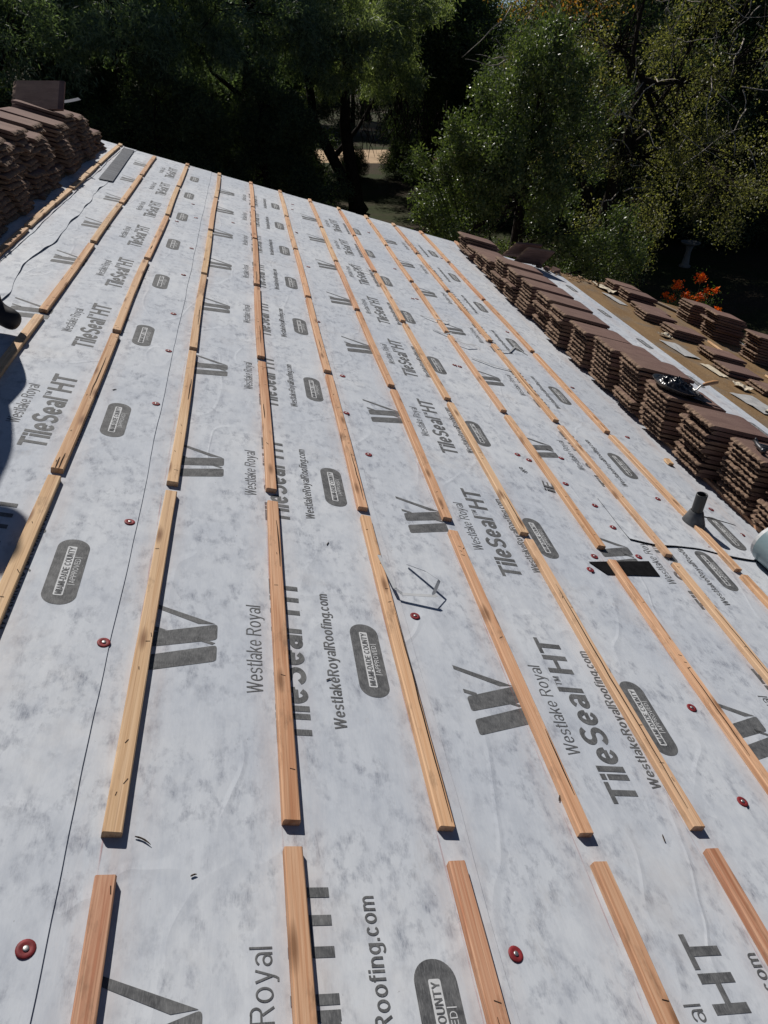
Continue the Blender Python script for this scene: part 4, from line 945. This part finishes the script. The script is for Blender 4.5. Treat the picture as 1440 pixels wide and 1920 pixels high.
tb = limb_set([(.6, 0, 0), (.7, 0, 1.2), (.55, .05, 2.4), (.7, 0, 3.6), (.8, 0, 5)], .16, bl3, rng, 26, twig_r=.009, tips=tips)
link('trunk', mesh('trunk', *join(tb), BARK, True), e_)
pt = []
for k in range(130):
    b = bl3[rng.integers(len(bl3))]; d = Vector(rng.normal(0, 1, 3)); d.y = -abs(d.y); d.normalize(); s = Vector(b[:3]) + Vector((d.x * b[3], d.y * b[4], d.z * b[5])) * .8
    dr = Vector((rng.normal(0, .7), rng.normal(-.2, .4), rng.normal(-.3, .7))).normalized(); P = [s]; L = rng.uniform(.4, 1.5)
    for q in range(5): dr = (dr + Vector(rng.normal(0, .28, 3))).normalized(); P.append(P[-1] + dr * L / 5)
    if min(q.z for q in P) < 2.7: continue
    pt.append(tube(P, [.014, .012, .010, .008, .006, .003], 5))
link('bare_twigs', mesh('bare_twigs', *join(pt), GREYBARK, True), e_)['kind'] = 'stuff'
link('crown', np_quads('crown', leaf_quads(blob_points(clump(bl3, 16, .42, rng, .8), 1700, rng, .1), 22, .11, .072, .034, .1, rng, (1, 0, 5), .3), L_SPARSE), e_)
link('rusty_leaves', np_quads('rusty_leaves', leaf_quads(blob_points([(-1.6, 0, 6.6, 1.1, 1.0, .8), (-.6, -.3, 6.9, 1.2, 1.0, .9)], 110, rng, .2), 24, .2, .08, .036, .1, rng), L_RUST), e_)
# orange flowering bush at the eave
fx, fy = 6.55, 8.85
e_ = empty('flowering_bush', Matrix.Translation((fx, fy, 0))); tag(e_, 'bush with orange-red flower heads rising behind the eave stacks', 'flowering bush')
camw = cam_o.matrix_world.translation; cR = cam_o.matrix_world.to_3x3()
FPOS = [(6.20, 8.83, 2.59), (6.46, 8.68, 2.73), (6.33, 8.76, 2.46), (6.50, 8.66, 2.44), (6.56, 8.62, 2.56), (6.66, 8.55, 2.57), (6.76, 8.55, 2.30), (6.08, 8.88, 2.44), (6.42, 8.80, 2.40), (6.25, 8.95, 2.35)]
st = []; cl = []
OR_ = mat_leaf('orange_petal', (.72, .07, .012), (.80, .20, .015), .5, .3)
L_FERN = mat_leaf('ferny_leaf', (.05, .09, .025), (.10, .15, .045), .5, .3)
rng = np.random.default_rng(31)
for k, p in enumerate(FPOS):
    q = Vector(p) - Vector((fx, fy, 0)); b = Vector((rng.normal(0, .08), rng.normal(0, .08), 0)); m_ = b.lerp(q, .6) + Vector((rng.normal(0, .08), rng.normal(0, .08), 0))
    st.append(tube([b, m_, q], [.012, .008, .004], 5))
    fq = leaf_quads([tuple(q)], 110 if k in (0, 1, 3) else 45, .034 if k in (0, 1, 3) else .022, .045, .028, -.3, rng)
    link('flower_head', np_quads('flower_head', fq, OR_), e_)
    for t_ in np.linspace(.45, .97, 9): v_ = m_.lerp(q, t_) if t_ > .6 else b.lerp(m_, t_ + .3); cl.append(tuple(v_ + Vector(rng.normal(0, .07, 3)) - Vector((0, 0, .05))))
link('stems', mesh('stems', *join(st), mat_plain('green_stem', (.06, .08, .03), .7), True), e_)
link('foliage', np_quads('foliage', leaf_quads(cl, 26, .06, .045, .016, .0, rng), L_FERN), e_)
# bird bath
bb = empty('bird_bath', Matrix.Translation((13.1, 19.5, 0)) @ Matrix.Scale(.8, 4)); tag(bb, 'pale stone bird bath standing in the shade at right', 'bird bath')
STONE = mat_plain('pale_stone', (.15, .148, .145), .85, .2, var=.15)
link('pedestal', mesh('pedestal', *lathe([(.22, 0), (.22, .06), (.15, .10), (.12, .3), (.10, .55), (.13, .74), (.16, .78)], 20), STONE, True), bb)
link('bowl', mesh('bowl', *lathe([(.10, .78), (.25, .82), (.36, .90), (.37, .92), (.34, .92), (.22, .86), (.02, .84)], 24), STONE, True), bb)

# ------------------------------------------------------------------ worker at the left edge
def person():
    P = {}
    def J_(n, v, u, z, r):
        k = max(0, z - .5); P[n] = (Vector((v - .04 * k, u, z - .08 * k)), r)
    # standing a little bent on the slope, facing down-slope; frame: roof coordinates
    J_('pelvis', -1.54, 2.42, .82, .145); J_('waist', -1.59, 2.42, .97, .135); J_('chest', -1.66, 2.42, 1.16, .155); J_('neckb', -1.70, 2.415, 1.29, .075); J_('neck', -1.71, 2.415, 1.34, .052)
    J_('head', -1.715, 2.41, 1.43, .085); J_('crown', -1.72, 2.405, 1.51, .080)
    for s, sg in (('l', -1), ('r', 1)):
        J_('sh' + s, -1.69, 2.42 + sg * .18, 1.24, .065); J_('el' + s, -1.72, 2.42 + sg * .26, .98, .048); J_('wr' + s, -1.58, 2.42 + sg * .24, .80, .032); J_('pa' + s, -1.54, 2.42 + sg * .235, .74, .030)
        J_('hip' + s, -1.535, 2.42 + sg * .10, .75, .105); J_('kn' + s, -1.28 if sg < 0 else -1.46, 2.34 if sg < 0 else 2.56, .44, .072)
        J_('an' + s, -1.16 if sg < 0 else -1.52, 2.28 if sg < 0 else 2.58, .085, .052); J_('to' + s, -1.04 if sg < 0 else -1.40, 2.25 if sg < 0 else 2.60, .058, .046)
    E_ = [('pelvis', 'waist'), ('waist', 'chest'), ('chest', 'neckb'), ('neckb', 'neck'), ('neck', 'head'), ('head', 'crown')]
    for s in 'lr': E_ += [('chest', 'sh' + s), ('sh' + s, 'el' + s), ('el' + s, 'wr' + s), ('wr' + s, 'pa' + s), ('pelvis', 'hip' + s), ('hip' + s, 'kn' + s), ('kn' + s, 'an' + s), ('an' + s, 'to' + s)]
    for s, sg in (('l', -1), ('r', 1)):
        b = P['pa' + s][0]
        for k in range(4):
            q = b + Vector((.035, sg * (.026 - .017 * k), -.005)); q2 = q + Vector((.028 - .003 * abs(k - 1), 0, -.022)); q3 = q2 + Vector((.004, 0, -.024))
            for nm, pt, r in (('f%d1' % k + s, q, .0095), ('f%d2' % k + s, q2, .009), ('f%d3' % k + s, q3, .008)): P[nm] = (pt, r)
            E_ += [('pa' + s, 'f%d1' % k + s), ('f%d1' % k + s, 'f%d2' % k + s), ('f%d2' % k + s, 'f%d3' % k + s)]
        P['t1' + s] = (b + Vector((.005, -sg * .034, -.012)), .011); P['t2' + s] = (b + Vector((.035, -sg * .042, -.028)), .009); E_ += [('pa' + s, 't1' + s), ('t1' + s, 't2' + s)]
    P['nose'] = (Vector((-1.652, 2.385, 1.352)), .012); E_.append(('head', 'nose'))
    names = list(P); idx = {n: i for i, n in enumerate(names)}
    me = bpy.data.meshes.new('person'); me.from_pydata([P[n][0] for n in names], [(idx[a], idx[b]) for a, b in E_], [])
    o = bpy.data.objects.new('person', me); COL.objects.link(o)
    o.modifiers.new('skin', 'SKIN'); sub = o.modifiers.new('sub', 'SUBSURF'); sub.levels = 2; sub.render_levels = 2
    for n in names:
        sv = me.skin_vertices[0].data[idx[n]]; sv.radius = (P[n][1], P[n][1]); sv.use_root = (n == 'pelvis')
    bpy.context.view_layer.update()
    m2 = bpy.data.meshes.new_from_object(o.evaluated_get(bpy.context.evaluated_depsgraph_get()))
    bpy.data.objects.remove(o, do_unlink=True); bpy.data.meshes.remove(me); m2.name = 'person'
    SHIRT = mat_plain('navy_shirt', (.018, .020, .032), .9, .1, scale=9, bump=.5, bdist=.02); TROU = mat_plain('black_trousers', (.010, .010, .012), .85, .2, scale=9, bump=.5, bdist=.02)
    SKIN = mat_plain('skin', (.36, .20, .13), .5, .4, var=.1); BOOT = mat_plain('boot_leather', (.018, .016, .018), .6)
    for m_ in (SHIRT, TROU, SKIN, BOOT): m2.materials.append(m_)
    K = [(P[n][0], n) for n in names]
    for p in m2.polygons:
        c = p.center; n = min(K, key=lambda q: (q[0] - c).length_squared)[1]
        if n[:2] in ('wr', 'pa', 'f0', 'f1', 'f2', 'f3', 't1', 't2') and (P[n][0] - c).length > .05: n = min((q for q in K if q[1][:2] not in ('pa', 'f0', 'f1', 'f2', 'f3', 't1', 't2', 'wr')), key=lambda q: (q[0] - c).length_squared)[1]
        p.material_index = 2 if (n in ('head', 'crown', 'neck', 'nose') or n[:2] in ('wr', 'pa', 'f0', 'f1', 'f2', 'f3', 't1', 't2')) else 3 if n[:2] in ('to', 'an') else 1 if n[:2] in ('pe', 'hi', 'kn') else 0
        p.use_smooth = True
    body = link('person', m2, None, None, M.copy())
    tag(body, 'person in black trousers and boots standing at the left edge, mostly out of view', 'person')
    V, F = lathe([(.150, -.014), (.152, -.006), (.105, .008), (.098, .055), (.075, .095), (.02, .105)], 28)
    h_ = link('hat', mesh('hat', V, F, mat_plain('straw_hat', (.30, .22, .12), .9, .1), True), body); h_.location = (-1.758, 2.407, 1.40); h_.rotation_euler = (.05, .18, 0)
    for sg in (-1, 1):
        e2 = link('eye', mesh('eye', *lathe([(.002, -.008), (.008, -.004), (.008, .004), (.002, .008)], 10), mat_plain('eye', (.05, .03, .02), .2), True), body); e2.location = (-1.689 - .010 * sg, 2.375 + .034 * sg, 1.380)
        V, F = lathe([(.004, -.022), (.011, -.016), (.012, .010), (.005, .022)], 10); er = link('ear', mesh('ear', V, F, SKIN, True), body); er.location = (-1.764 - .02 * sg, 2.41 + .083 * sg, 1.366)
person()
